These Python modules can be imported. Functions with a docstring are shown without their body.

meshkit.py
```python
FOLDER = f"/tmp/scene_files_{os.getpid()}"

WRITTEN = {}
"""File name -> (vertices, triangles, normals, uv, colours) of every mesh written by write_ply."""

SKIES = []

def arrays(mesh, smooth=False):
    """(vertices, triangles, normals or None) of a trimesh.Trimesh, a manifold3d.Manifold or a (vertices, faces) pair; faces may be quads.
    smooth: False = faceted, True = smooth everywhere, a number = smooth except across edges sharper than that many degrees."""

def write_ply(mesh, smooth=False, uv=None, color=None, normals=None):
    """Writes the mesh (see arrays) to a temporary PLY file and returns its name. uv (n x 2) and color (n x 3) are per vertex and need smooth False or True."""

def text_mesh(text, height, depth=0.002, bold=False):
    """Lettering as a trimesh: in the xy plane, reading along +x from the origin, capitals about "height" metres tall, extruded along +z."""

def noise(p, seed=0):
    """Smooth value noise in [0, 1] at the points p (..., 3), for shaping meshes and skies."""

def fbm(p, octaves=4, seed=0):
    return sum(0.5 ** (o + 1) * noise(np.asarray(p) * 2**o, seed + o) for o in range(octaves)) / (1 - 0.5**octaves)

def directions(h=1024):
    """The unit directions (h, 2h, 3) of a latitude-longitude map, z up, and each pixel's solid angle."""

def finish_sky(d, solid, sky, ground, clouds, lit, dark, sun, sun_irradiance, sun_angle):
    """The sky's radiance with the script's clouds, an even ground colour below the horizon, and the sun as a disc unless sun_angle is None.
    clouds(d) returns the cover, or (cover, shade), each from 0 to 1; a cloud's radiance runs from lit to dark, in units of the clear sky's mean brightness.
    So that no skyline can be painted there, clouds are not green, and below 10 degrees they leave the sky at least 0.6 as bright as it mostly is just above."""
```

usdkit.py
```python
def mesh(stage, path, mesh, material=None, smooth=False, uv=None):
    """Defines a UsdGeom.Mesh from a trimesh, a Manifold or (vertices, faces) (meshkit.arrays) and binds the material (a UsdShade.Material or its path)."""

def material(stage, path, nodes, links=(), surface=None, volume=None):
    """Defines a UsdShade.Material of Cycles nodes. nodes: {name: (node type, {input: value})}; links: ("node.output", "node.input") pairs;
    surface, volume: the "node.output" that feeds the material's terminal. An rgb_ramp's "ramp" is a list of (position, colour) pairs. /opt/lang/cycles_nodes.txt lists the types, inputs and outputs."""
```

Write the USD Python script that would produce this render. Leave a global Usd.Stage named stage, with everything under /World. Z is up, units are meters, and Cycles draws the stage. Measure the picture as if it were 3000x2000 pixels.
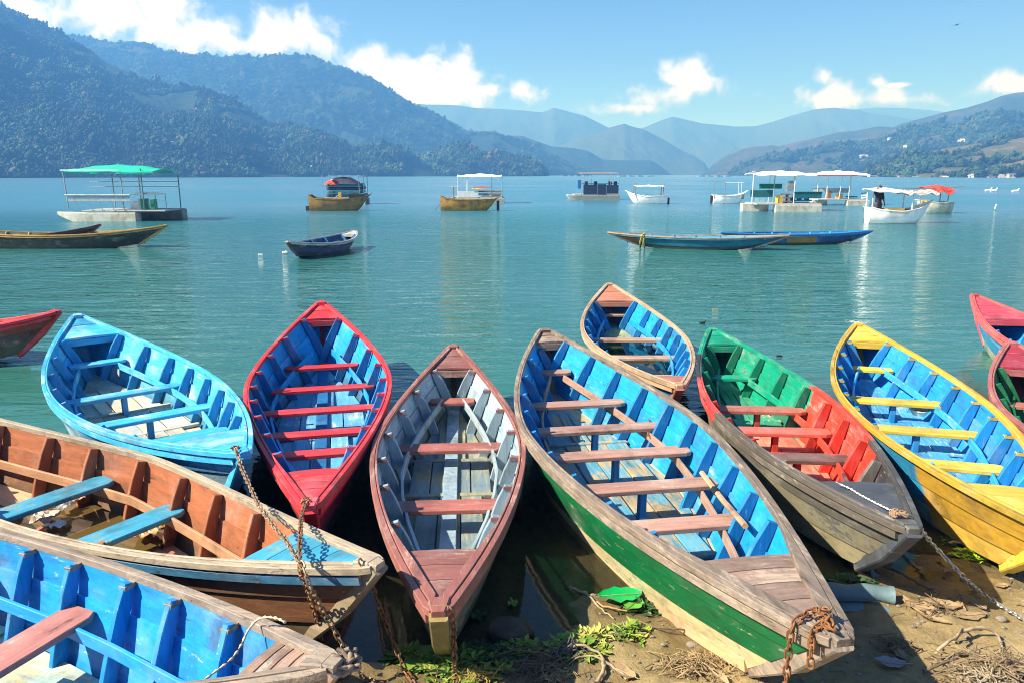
import math, random
import numpy as np, trimesh
import usdkit, meshkit
from pxr import Usd, UsdGeom, UsdLux, UsdShade, Sdf, Gf, Vt

random.seed(7)
RNG = np.random.default_rng(11)
stage = Usd.Stage.CreateInMemory()
UsdGeom.SetStageUpAxis(stage, UsdGeom.Tokens.z)
UsdGeom.SetStageMetersPerUnit(stage, 1.0)
UsdGeom.Xform.Define(stage, '/World')
UsdGeom.Scope.Define(stage, '/World/Looks')

# ------------------------------------------------------------------ camera, sky, sun
FPX, EYE, YH = 2200.0, 2.4, 510.0            # focal length in pixels of a 3000 px wide picture, eye height, horizon row
TILT = math.atan((1000 - YH) / FPX)
EXPOSURE = 1.2
cam = UsdGeom.Camera.Define(stage, '/World/camera')
cam.CreateHorizontalApertureAttr(36.0)
cam.CreateFocalLengthAttr(36.0 * FPX / 3000)
cam.CreateClippingRangeAttr(Gf.Vec2f(0.05, 60000))
cam.CreateExposureAttr(EXPOSURE)
cam.AddTranslateOp().Set(Gf.Vec3d(0, 0, EYE))
cam.AddRotateXOp().Set(90 - math.degrees(TILT))

SUN_AZ, SUN_EL = math.radians(-107), math.radians(41)      # azimuth from +y (view direction) towards +x
SUN = np.array([math.cos(SUN_EL) * math.sin(SUN_AZ), math.cos(SUN_EL) * math.cos(SUN_AZ), math.sin(SUN_EL)])
sun = UsdLux.DistantLight.Define(stage, '/World/sun')
sun.CreateIntensityAttr(1.25)
sun.CreateAngleAttr(0.5)
sun.CreateColorAttr(Gf.Vec3f(1.0, 0.965, 0.91))
sun.GetPrim().CreateAttribute('inputs:normalize', Sdf.ValueTypeNames.Bool).Set(True)
_q = Gf.Rotation(Gf.Vec3d(0, 0, 1), Gf.Vec3d(*SUN.tolist())).GetQuat()
sun.AddOrientOp(UsdGeom.XformOp.PrecisionDouble).Set(Gf.Quatd(_q.GetReal(), *_q.GetImaginary()))
SKY_STRENGTH, CLOUD = 0.055, 9.5
HAZE_DENSITY, HAZE_COLOR = 0.00080, (0.11, 0.37, 1.0)

# ------------------------------------------------------------------ helpers
C0 = np.array([0, 0, EYE]); RT = np.array([1.0, 0, 0])
FW = np.array([0, math.cos(TILT), -math.sin(TILT)]); UPV = np.array([0, math.sin(TILT), math.cos(TILT)])
def ray(px, py): return FW + RT * (px - 1500) / FPX + UPV * (1000 - py) / FPX
def at_z(px, py, z):
    d = ray(px, py); return C0 + d * ((z - EYE) / d[2])
def at_y(px, py, y):
    d = ray(px, py); return C0 + d * (y / d[1])
K = 3000 / 2352.0

used = {}
def unique(parent, name):
    key = parent + '/' + name
    n = used.get(key, 0); used[key] = n + 1
    return key if n == 0 else '%s_%03d' % (key, n)
def tag(p, label=None, cat=None, group=None, kind=None):
    for k, v in (('label', label), ('category', cat), ('group', group), ('kind', kind)):
        if v: p.SetCustomDataByKey(k, v)
def thing(name, label, cat, loc=(0, 0, 0), rotz=0.0, group=None, kind=None, rx=0.0, ry=0.0):
    path = unique('/World', name)
    x = UsdGeom.Xform.Define(stage, path)
    x.AddTranslateOp().Set(Gf.Vec3d(*map(float, loc)))
    if rotz: x.AddRotateZOp().Set(math.degrees(rotz))
    if ry: x.AddRotateYOp().Set(math.degrees(ry))
    if rx: x.AddRotateXOp().Set(math.degrees(rx))
    tag(x.GetPrim(), label, cat, group, kind)
    return path
def part(parent, name, mesh, mat, smooth=False, label=None, prim=None):
    path = unique(parent, name)
    m = usdkit.mesh(stage, path, mesh, mat, smooth=smooth)
    if label: m.GetPrim().SetCustomDataByKey('label', label)
    if prim:
        for k, v in prim.items():
            UsdGeom.PrimvarsAPI(m).CreatePrimvar(k, Sdf.ValueTypeNames.FloatArray, 'vertex').Set(Vt.FloatArray.FromNumpy(np.asarray(v, np.float32)))
    return path
def single(name, mesh, mat, label, cat, group=None, kind=None, smooth=False, prim=None):
    p = part('/World', name, mesh, mat, smooth, prim=prim)
    tag(stage.GetPrimAtPath(p), label, cat, group, kind)
    return p
def structure(name, mesh, mat, smooth=False, prim=None):
    p = part('/World', name, mesh, mat, smooth, prim=prim)
    tag(stage.GetPrimAtPath(p), kind='structure')
    return p

def join(*ms):
    V, F, n = [], [], 0
    for v, f in ms:
        v = np.asarray(v, float); f = np.asarray(f, int)
        if f.shape[1] == 4: f = np.vstack([f[:, [0, 1, 2]], f[:, [0, 2, 3]]])
        V.append(v); F.append(f + n); n += len(v)
    return np.vstack(V), np.vstack(F)
def tri(m): return np.asarray(m.vertices), np.asarray(m.faces)
def quads(nu, nv, closed_v=False):
    f = []
    i, j = np.meshgrid(np.arange(nu - 1), np.arange(nv if closed_v else nv - 1), indexing='ij')
    a = i * nv + j; b = i * nv + (j + 1) % nv; c = (i + 1) * nv + (j + 1) % nv; d = (i + 1) * nv + j
    return np.stack([a, b, c, d], -1).reshape(-1, 4)
def sweep(P, sec, up=(0, 0, 1), scale=None):
    """section points (a along side, b along up) swept along P, capped"""
    P = np.asarray(P, float); n, m = len(P), len(sec if np.ndim(sec) == 2 else sec[0])
    t = np.gradient(P, axis=0); t /= np.linalg.norm(t, axis=1, keepdims=True) + 1e-12
    u = np.broadcast_to(np.asarray(up, float), P.shape)
    s = np.cross(t, u); s /= np.linalg.norm(s, axis=1, keepdims=True) + 1e-12
    w = np.cross(s, t)
    S = np.asarray(sec, float)
    if S.ndim == 2: S = np.broadcast_to(S, (n, m, 2))
    if scale is not None: S = S * np.asarray(scale)[:, None, None]
    V = (P[:, None] + S[:, :, :1] * s[:, None] + S[:, :, 1:] * w[:, None]).reshape(-1, 3)
    f = quads(n, m, True); f = np.vstack([f[:, [0, 1, 2]], f[:, [0, 2, 3]]])
    caps = [[0, k, k + 1] for k in range(1, m - 1)] + [[(n - 1) * m, (n - 1) * m + k + 1, (n - 1) * m + k] for k in range(1, m - 1)]
    return V, np.vstack([f, caps])
def rect(a0, a1, b0, b1, c=0.004):
    return np.array([(a0 + c, b0), (a1 - c, b0), (a1, b0 + c), (a1, b1 - c), (a1 - c, b1), (a0 + c, b1), (a0, b1 - c), (a0, b0 + c)])
def ring(r, n=6):
    a = np.arange(n) * 2 * np.pi / n
    return np.stack([r * np.cos(a), r * np.sin(a)], 1)
def bar(p, q, w, h, up=(0, 0, 1), c=0.004):
    return sweep([p, q], rect(-w / 2, w / 2, -h / 2, h / 2, min(c, w / 4, h / 4)), up)
def rod(P, r, n=6):
    P = np.asarray(P, float)
    d = P[-1] - P[0]
    return sweep(P, ring(r, n), (0, 0, 1) if abs(d[2]) < .9 * np.linalg.norm(d) else (0.3, 1, 0))
def box(x0, x1, y0, y1, z0, z1, c=0.006):
    return sweep([((x0), (y0 + y1) / 2, (z0 + z1) / 2), (x1, (y0 + y1) / 2, (z0 + z1) / 2)], rect(-(y1 - y0) / 2, (y1 - y0) / 2, -(z1 - z0) / 2, (z1 - z0) / 2, min(c, (y1 - y0) / 4, (z1 - z0) / 4)))
def slab(top, th):
    """solid from a grid of top points (nu,nv,3), th downwards"""
    nu, nv = top.shape[:2]
    V = np.vstack([top.reshape(-1, 3), (top - [0, 0, th]).reshape(-1, 3)]); n = nu * nv
    q = quads(nu, nv); f = [q, (q + n)[:, ::-1]]
    g = np.arange(n).reshape(nu, nv)
    loop = np.concatenate([g[0, :], g[1:, -1], g[-1, -2::-1], g[-2:0:-1, 0]])
    nx = np.roll(loop, -1)
    f.append(np.stack([loop, loop + n, nx + n, nx], 1))
    f = np.vstack(f)
    return V, np.vstack([f[:, [0, 1, 2]], f[:, [0, 2, 3]]])
def smoothstep(a, b, x):
    t = np.clip((x - a) / (b - a), 0, 1); return t * t * (3 - 2 * t)

# ------------------------------------------------------------------ materials
def M(name, nodes, links, surface='p.BSDF', volume=None):
    return usdkit.material(stage, '/World/Looks/' + name, nodes, links, surface=surface, volume=volume)
def wood(name, zones, wear=0.3, bare=(0.30, 0.22, 0.15), grain='x', rough=0.55, axis='x', edge=0.12, tone=0.3, dirt=0.0, inner=None, fade=(0.75, 0.78, 0.78), fading=0.12, bump=0.5, grime=0.68):
    """painted, worn wood. zones: a colour, or [(start, colour), ...] along the boat with ragged limits. inner: zones of the inward face"""
    sc = {'x': (1.0, 9.0, 9.0), 'y': (9.0, 1.0, 9.0), 'z': (9.0, 9.0, 1.0)}[grain]
    nodes = {
        'tc': ('texture_coordinate', {}), 'oi': ('object_info', {}),
        'r40': ('math', {'math_type': 'multiply', 'value2': 40.0}),
        'rv': ('combine_xyz', {}), 'off': ('vector_math', {'math_type': 'add'}),
        'mp': ('mapping', {'scale': sc}),
        'g': ('noise_texture', {'scale': 2.6, 'detail': 6.0, 'roughness': 0.68, 'distortion': 0.4}),
        'b': ('noise_texture', {'scale': 2.3, 'detail': 6.0, 'roughness': 0.62}),
        'f': ('noise_texture', {'scale': 26.0, 'detail': 3.0, 'roughness': 0.6}),
        'gb': ('mix_float', {'fac': 0.42}), 'gf': ('mix_float', {'fac': 0.16}),
        'w': ('map_range', {'range_type': 'smoothstep', 'from_min': 0.66 - 0.30 * wear, 'from_max': 0.72 - 0.26 * wear, 'to_min': 0.0, 'to_max': 1.0, 'clamp': True}),
        'fd': ('map_range', {'range_type': 'smoothstep', 'from_min': 0.47, 'from_max': 0.72, 'to_min': 0.0, 'to_max': fading, 'clamp': True}),
        'tn': ('map_range', {'from_min': 0.25, 'from_max': 0.75, 'to_min': 1 - tone, 'to_max': 1 + tone, 'clamp': True}),
        'rt': ('map_range', {'from_min': 0, 'from_max': 1, 'to_min': 0.86, 'to_max': 1.12}),
        'tt': ('math', {'math_type': 'multiply'}),
        'hv': ('hsv', {'hue': 0.5, 'saturation': 1.0, 'fac': 1.0}),
        'cf': ('mix_color', {'b': fade}),
        'bare': ('rgb_ramp', {'ramp': [(0.2, tuple(np.array(bare) * 0.45)), (0.5, bare), (0.8, tuple(np.array(bare) * 1.5))]}),
        'cm': ('mix_color', {}),
        'fl': ('noise_texture', {'scale': 3.4, 'detail': 9.0, 'roughness': 0.78}), 'fm': ('map_range', {'range_type': 'smoothstep', 'from_min': 0.635 - 0.10 * wear, 'from_max': 0.655 - 0.10 * wear, 'to_min': 0.0, 'to_max': 0.85, 'clamp': True}), 'wx': ('math', {'math_type': 'maximum'}),
        'gr': ('noise_texture', {'scale': 1.6, 'detail': 8.0, 'roughness': 0.72}), 'gm': ('map_range', {'range_type': 'smoothstep', 'from_min': 0.48, 'from_max': 0.74, 'to_min': 0.0, 'to_max': grime, 'clamp': True}), 'gx': ('mix_color', {'b': (0.035, 0.032, 0.026)}), 'ckm': ('map_range', {'range_type': 'smoothstep', 'from_min': 0.36, 'from_max': 0.30, 'to_min': 0.0, 'to_max': 0.75, 'clamp': True}), 'ckx': ('mix_color', {'b': (0.03, 0.024, 0.018)}),
        'bp': ('bump', {'strength': bump, 'distance': 0.006}),
        'hs': ('math', {'math_type': 'subtract'}),
        'p': ('principled_bsdf', {'specular_ior_level': 0.35}),
        'ro': ('map_range', {'from_min': 0, 'from_max': 1, 'to_min': rough, 'to_max': 0.85}),
    }
    links = [('oi.random', 'r40.value1'), ('r40.value', 'rv.x'), ('r40.value', 'rv.y'), ('r40.value', 'rv.z'),
             ('tc.object', 'off.vector1'), ('rv.vector', 'off.vector2'), ('off.vector', 'mp.vector'), ('mp.vector', 'g.vector'), ('off.vector', 'b.vector'), ('off.vector', 'f.vector'),
             ('g.fac', 'gb.b'), ('b.fac', 'gb.a'), ('gb.result', 'gf.a'), ('f.fac', 'gf.b'), ('gf.result', 'w.value'), ('b.fac', 'fd.value'), ('g.fac', 'tn.value'), ('oi.random', 'rt.value'),
             ('tn.result', 'tt.value1'), ('rt.result', 'tt.value2'), ('tt.value', 'hv.value'), ('hv.color', 'cf.a'), ('fd.result', 'cf.fac'),
             ('g.fac', 'bare.fac'), ('cf.result', 'cm.a'), ('bare.color', 'cm.b'), ('w.result', 'wx.value1'), ('mp.vector', 'fl.vector'), ('fl.fac', 'fm.value'), ('fm.result', 'wx.value2'), ('wx.value', 'cm.fac'), ('off.vector', 'gr.vector'), ('gr.fac', 'gm.value'), ('gm.result', 'gx.fac'), ('cm.result', 'ckx.a'), ('g.fac', 'ckm.value'), ('ckm.result', 'ckx.fac'), ('ckx.result', 'gx.a'),
             ('g.fac', 'hs.value1'), ('w.result', 'ws.value1'), ('ws.value', 'hs.value2'), ('hs.value', 'bp.height'), ('bp.normal', 'p.normal'), ('w.result', 'ro.value'), ('ro.result', 'p.roughness')]
    nodes['ws'] = ('math', {'math_type': 'multiply', 'value2': 0.5})
    def zone(pre, z):
        if not isinstance(z, list):
            nodes[pre + 'c'] = ('color', {'value': z}); return pre + 'c.color'
        nodes[pre + 'sx'] = ('separate_xyz', {}); nodes[pre + 'n'] = ('noise_texture', {'scale': 3.0, 'detail': 3.0})
        nodes[pre + 'nm'] = ('math', {'math_type': 'multiply_add', 'value2': edge * 2, 'value3': -edge})
        nodes[pre + 'ad'] = ('math', {'math_type': 'add'}); nodes[pre + 'mr'] = ('map_range', {'from_min': -3.2, 'from_max': 3.2, 'to_min': 0, 'to_max': 1, 'clamp': True})
        stops = []
        for i, (s, c) in enumerate(z):
            q = (s + 3.2) / 6.4
            if i: stops.append((q - 0.0025, z[i - 1][1]))
            stops.append((max(q, 0) + 0.0025 * (i > 0), c))
        stops.append((1.0, z[-1][1]))
        nodes[pre + 'rp'] = ('rgb_ramp', {'ramp': stops})
        links.extend([('tc.object', pre + 'sx.vector'), ('tc.object', pre + 'n.vector'), (pre + 'n.fac', pre + 'nm.value1'), (pre + 'nm.value', pre + 'ad.value2'), (pre + 'sx.' + axis, pre + 'ad.value1'), (pre + 'ad.value', pre + 'mr.value'), (pre + 'mr.result', pre + 'rp.fac')])
        return pre + 'rp.color'
    o = zone('zo', zones)
    if inner is not None:
        i_ = zone('zi', inner)
        nodes['at'] = ('attribute', {'attribute': 'inner'}); nodes['mi'] = ('mix_color', {})
        links.extend([('at.fac', 'mi.fac'), (o, 'mi.a'), (i_, 'mi.b')]); o = 'mi.result'
    links.append((o, 'hv.color'))
    last = 'gx.result'
    if dirt:
        nodes.update({'dz': ('separate_xyz', {}), 'dm': ('map_range', {'range_type': 'smoothstep', 'from_min': 0.26, 'from_max': 0.02, 'to_min': 0, 'to_max': dirt, 'clamp': True}),
                      'dn': ('math', {'math_type': 'multiply_add', 'value2': 0.35, 'value3': -0.17}), 'da': ('math', {'math_type': 'add'}), 'dc': ('mix_color', {'b': (0.055, 0.055, 0.03)})})
        links.extend([('tc.object', 'dz.vector'), ('dz.z', 'da.value1'), ('b.fac', 'dn.value1'), ('dn.value', 'da.value2'), ('da.value', 'dm.value'), ('dm.result', 'dc.fac'), ('gx.result', 'dc.a')])
        last = 'dc.result'
    links.append((last, 'p.base_color'))
    return M(name, nodes, links)

def simple(name, col, rough=0.6, var=0.2, scale=6.0, metallic=0.0, bump=0.0, col2=None, thr=(0.45, 0.65), spec=0.4):
    nodes = {'tc': ('texture_coordinate', {}), 'n': ('noise_texture', {'scale': scale, 'detail': 6.0, 'roughness': 0.65}),
             'r': ('rgb_ramp', {'ramp': [(0.0, tuple(np.array(col) * (1 - var))), (thr[0], col), (thr[1], tuple(np.array(col2 if col2 is not None else np.array(col) * (1 + var)))), (1.0, tuple(np.array(col2 if col2 is not None else np.array(col) * (1 + var))))]}),
             'p': ('principled_bsdf', {'roughness': rough, 'metallic': metallic, 'specular_ior_level': spec})}
    links = [('tc.object', 'n.vector'), ('n.fac', 'r.fac'), ('r.color', 'p.base_color')]
    if bump:
        nodes['b'] = ('bump', {'strength': 0.6, 'distance': bump}); links += [('n.fac', 'b.height'), ('b.normal', 'p.normal')]
    return M(name, nodes, links)

BLUE = (0.004, 0.255, 0.56); LBLUE = (0.04, 0.38, 0.66); RED = (0.62, 0.035, 0.045); GREEN = (0.0, 0.10, 0.030); TEAL = (0.0, 0.26, 0.15)
YEL = (0.48, 0.31, 0.03); GREY = (0.26, 0.36, 0.42); MAROON = (0.24, 0.055, 0.06); ROSE = (0.26, 0.10, 0.083); TAN = (0.36, 0.25, 0.16); ORANGE = (0.42, 0.125, 0.04)
BLACKW = (0.035, 0.034, 0.036); CREAM = (0.55, 0.50, 0.33); BROWNW = (0.27, 0.18, 0.13)

# ------------------------------------------------------------------ sky
def make_sky():
    dome = UsdLux.DomeLight.Define(stage, '/World/sky')
    nodes = {'s': ('sky_texture', {'sky_type': 'single_scattering', 'sun_disc': False, 'sun_elevation': SUN_EL, 'sun_rotation': SUN_AZ, 'altitude': 800.0, 'air_density': 1.0, 'aerosol_density': 2.6, 'ozone_density': 1.5}),
             'bg': ('background_shader', {'strength': SKY_STRENGTH}), 'g': ('texture_coordinate', {}), 'x': ('separate_xyz', {}),
             'az': ('math', {'math_type': 'arctan2'}), 'el': ('math', {'math_type': 'arcsine'}),
             'n': ('noise_texture', {'scale': 30.0, 'detail': 9.0, 'roughness': 0.60, 'distortion': 0.35}),
             'n2': ('noise_texture', {'scale': 7.0, 'detail': 5.0, 'roughness': 0.55}),
             'mx': ('mix_color', {'use_clamp': False}), 'wb': ('mix_color', {'blend_type': 'multiply', 'fac': 1.0, 'b': (0.62, 0.86, 1.22), 'use_clamp': False})}
    links = [('g.generated', 'x.vector'), ('x.x', 'az.value1'), ('x.y', 'az.value2'), ('x.z', 'el.value1'), ('g.generated', 'n.vector'), ('g.generated', 'n2.vector')]
    prev = None
    blobs = [(310, 50, 110, 55, 1), (430, 45, 150, 75, 1.1), (540, 100, 90, 50, .8), (640, 95, 70, 45, .8), (720, 140, 60, 22, .55), (90, 20, 120, 60, .8),
             (860, 105, 115, 62, 1.15), (790, 125, 70, 40, 1), (930, 120, 60, 50, 1),
             (1085, 190, 62, 42, 1.1), (1170, 215, 75, 42, 1.0), (1285, 235, 75, 62, 1.1), (1365, 225, 50, 52, 1.1), (1430, 262, 70, 24, .8), (1250, 285, 170, 32, .75), (1530, 268, 50, 20, .6), (1060, 240, 120, 40, .85),
             (2010, 225, 70, 42, 1.15), (2060, 245, 60, 32, 1.0), (1950, 280, 100, 30, .9), (1850, 318, 90, 14, .55),
             (2412, 224, 26, 26, 1.0), (2420, 285, 70, 30, .9), (2530, 290, 150, 24, .7), (2650, 292, 150, 16, .55), (2632, 250, 42, 7, .9), (2575, 236, 24, 18, .7),
             (2960, 245, 75, 36, 1.1), (3080, 235, 90, 45, 1.1), (-150, 60, 220, 80, 1), (3350, 250, 160, 40, 1)]
    for i, (px, py, rx, ry, k) in enumerate(blobs):
        d = ray(px, py); d /= np.linalg.norm(d)
        a, e = math.atan2(d[0], d[1]), math.asin(d[2])
        sa, se = rx / FPX * math.cos(a) ** 2 * 1.15, ry / FPX * math.cos(a) * 1.15
        nodes.update({f'a{i}': ('math', {'math_type': 'multiply_add', 'value2': 1 / sa, 'value3': -a / sa}), f'e{i}': ('math', {'math_type': 'multiply_add', 'value2': 1 / se, 'value3': -e / se}),
                      f'c{i}': ('combine_xyz', {}), f'l{i}': ('vector_math', {'math_type': 'length'}), f'v{i}': ('math', {'math_type': 'multiply_add', 'value2': -k, 'value3': k})})
        links += [('az.value', f'a{i}.value1'), ('el.value', f'e{i}.value1'), (f'a{i}.value', f'c{i}.x'), (f'e{i}.value', f'c{i}.y'), (f'c{i}.vector', f'l{i}.vector1'), (f'l{i}.value', f'v{i}.value1')]
        cur = f'v{i}.value'
        if prev:
            nodes[f'm{i}'] = ('math', {'math_type': 'smoothmax', 'value3': 0.25}); links += [(prev, f'm{i}.value1'), (cur, f'm{i}.value2')]; cur = f'm{i}.value'
        prev = cur
    # the same fair-weather clouds all round the horizon, away from the view
    nodes.update({'ca': ('math', {'math_type': 'absolute'}), 'cw': ('map_range', {'range_type': 'smoothstep', 'from_min': 0.85, 'from_max': 1.2, 'to_min': 0, 'to_max': 1, 'clamp': True}),
                  'ce': ('map_range', {'range_type': 'smoothstep', 'from_min': 0.45, 'from_max': 0.10, 'to_min': 0, 'to_max': 1, 'clamp': True}),
                  'cn': ('map_range', {'from_min': 0.52, 'from_max': 0.75, 'to_min': 0.7, 'to_max': 1.9}), 'bkc1': ('math', {'math_type': 'multiply'}), 'bkc2': ('math', {'math_type': 'multiply'}), 'bk3': ('math', {'math_type': 'subtract', 'value2': 1.0}), 'bkcm': ('math', {'math_type': 'maximum'}),
                  'k': ('math', {'math_type': 'multiply_add', 'value2': 3.0, 'value3': -1.18}), 'sum': ('math', {'math_type': 'add'}),
                  'op': ('map_range', {'range_type': 'smoothstep', 'from_min': 0.0, 'from_max': 1.1, 'to_min': 0, 'to_max': 1, 'clamp': True}),
                  'sh': ('map_range', {'from_min': 0.15, 'from_max': 0.95, 'to_min': 0.0, 'to_max': 1.0, 'clamp': True}), 'col': ('mix_color', {'a': (CLOUD * .70, CLOUD * .78, CLOUD * .90), 'b': (CLOUD, CLOUD, CLOUD * 1.0), 'use_clamp': False})})
    links += [('az.value', 'ca.value1'), ('ca.value', 'cw.value'), ('el.value', 'ce.value'), ('n2.fac', 'cn.value'), ('cw.result', 'bkc1.value1'), ('ce.result', 'bkc1.value2'), ('bkc1.value', 'bkc2.value1'), ('cn.result', 'bkc2.value2'), ('bkc2.value', 'bk3.value1'),
              (prev, 'bkcm.value1'), ('bk3.value', 'bkcm.value2'), ('n.fac', 'k.value1'), ('k.value', 'sum.value1'), ('bkcm.value', 'sum.value2'), ('sum.value', 'op.value'), ('sum.value', 'sh.value'), ('sh.result', 'col.fac'),
              ('s.color', 'wb.a'), ('wb.result', 'mx.a'), ('col.result', 'mx.b'), ('op.result', 'mx.fac'), ('mx.result', 'bg.color')]
    m = usdkit.material(stage, '/World/Looks/sky_light', nodes, links, surface='bg.background')
    UsdShade.MaterialBindingAPI.Apply(dome.GetPrim()).Bind(m)
make_sky()

# ------------------------------------------------------------------ ground and water
SHX = [-60, -8, -4, -2, -0.73, 0.18, 0.7, 1.92, 2.48, 3.03, 4.2, 7, 12, 60]
SHY = [-14, 1.6, 2.4, 2.85, 3.3, 3.5, 3.85, 4.1, 4.4, 4.42, 4.6, 5.0, 5.2, 2]
def shore(x): return np.interp(x, SHX, SHY)
def ground_z(x, y):
    x = np.asarray(x, float); y = np.asarray(y, float)
    p = np.stack([x, y, 0 * x], -1)
    D = y - shore(x) - 0.35 * (meshkit.fbm(p * 1.3, 3, 5) - 0.5)
    z = np.where(D > 0, -0.075 * D - 0.004 * D ** 2, -0.085 * D)
    z = np.maximum(z, -4.0); z = np.minimum(z, 0.6)
    near = np.exp(-((y - 4) / 8) ** 2)
    return z + near * (0.06 * (meshkit.fbm(p * 2.2, 4, 9) - 0.5) + 0.045 * (meshkit.fbm(p * 9, 3, 21) - 0.5) + 0.020 * (meshkit.fbm(p * 26, 2, 33) - 0.5))
def spaced(a, b, step, lo, hi, grow=1.18):
    c = list(np.arange(a, b + 1e-6, step)); s = step
    while c[-1] < hi: s *= grow; c.append(min(c[-1] + s, hi))
    s = step
    while c[0] > lo: s *= grow; c.insert(0, max(c[0] - s, lo))
    return np.array(c)
def grid_mesh(xs, ys, zf):
    X, Y = np.meshgrid(xs, ys, indexing='ij'); Z = zf(X, Y)
    return np.stack([X, Y, Z], -1).reshape(-1, 3), quads(len(xs), len(ys))[:, ::-1]
gmud = M('mud', {
    'geo': ('geometry', {}), 'n': ('noise_texture', {'scale': 1.7, 'detail': 7.0, 'roughness': 0.6}), 'n2': ('noise_texture', {'scale': 16.0, 'detail': 6.0, 'roughness': 0.7}), 'n3': ('noise_texture', {'scale': 70.0, 'detail': 3.0, 'roughness': 0.6}),
    'vo': ('voronoi_texture', {'scale': 42.0, 'feature': 'f1'}), 'vr': ('map_range', {'from_min': 0.08, 'from_max': 0.2, 'to_min': 0.55, 'to_max': 1.0, 'clamp': True}),
    'm': ('mix_float', {'fac': 0.5}), 'r': ('rgb_ramp', {'ramp': [(0.28, (0.10, 0.075, 0.034)), (0.42, (0.21, 0.155, 0.070)), (0.56, (0.30, 0.225, 0.105)), (0.72, (0.39, 0.30, 0.16))]}),
    'x': ('separate_xyz', {}), 'wet': ('map_range', {'range_type': 'smoothstep', 'from_min': 0.0, 'from_max': 0.075, 'to_min': 0.55, 'to_max': 1.0, 'clamp': True}), 'wv': ('vector_math', {'math_type': 'multiply'}), 'wc': ('combine_xyz', {}),
    'wro': ('map_range', {'from_min': 0.48, 'from_max': 1.0, 'to_min': 0.28, 'to_max': 0.8}), 'ww': ('math', {'math_type': 'multiply'}),
    'h': ('mix_float', {'fac': 0.4}), 'b': ('bump', {'strength': 0.8, 'distance': 0.02}), 'p': ('principled_bsdf', {'specular_ior_level': 0.4})},
    [('geo.position', 'n.vector'), ('geo.position', 'n2.vector'), ('geo.position', 'n3.vector'), ('geo.position', 'vo.vector'), ('vo.distance', 'vr.value'), ('n.fac', 'm.a'), ('n2.fac', 'm.b'), ('m.result', 'r.fac'), ('geo.position', 'x.vector'), ('x.z', 'wet.value'), ('wet.result', 'ww.value1'), ('vr.result', 'ww.value2'),
     ('ww.value', 'wc.x'), ('ww.value', 'wc.y'), ('ww.value', 'wc.z'), ('r.color', 'wv.vector1'), ('wc.vector', 'wv.vector2'), ('wv.vector', 'p.base_color'), ('wet.result', 'wro.value'), ('wro.result', 'p.roughness'), ('n2.fac', 'h.a'), ('n3.fac', 'h.b'), ('h.result', 'b.height'), ('b.normal', 'p.normal')])
gx = spaced(-2.2, 5.6, 0.04, -9000, 9000, 1.3); gy = spaced(1.4, 5.4, 0.04, -300, 9500, 1.3)
structure('ground', grid_mesh(gx, gy, ground_z), gmud, smooth=True)

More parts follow.
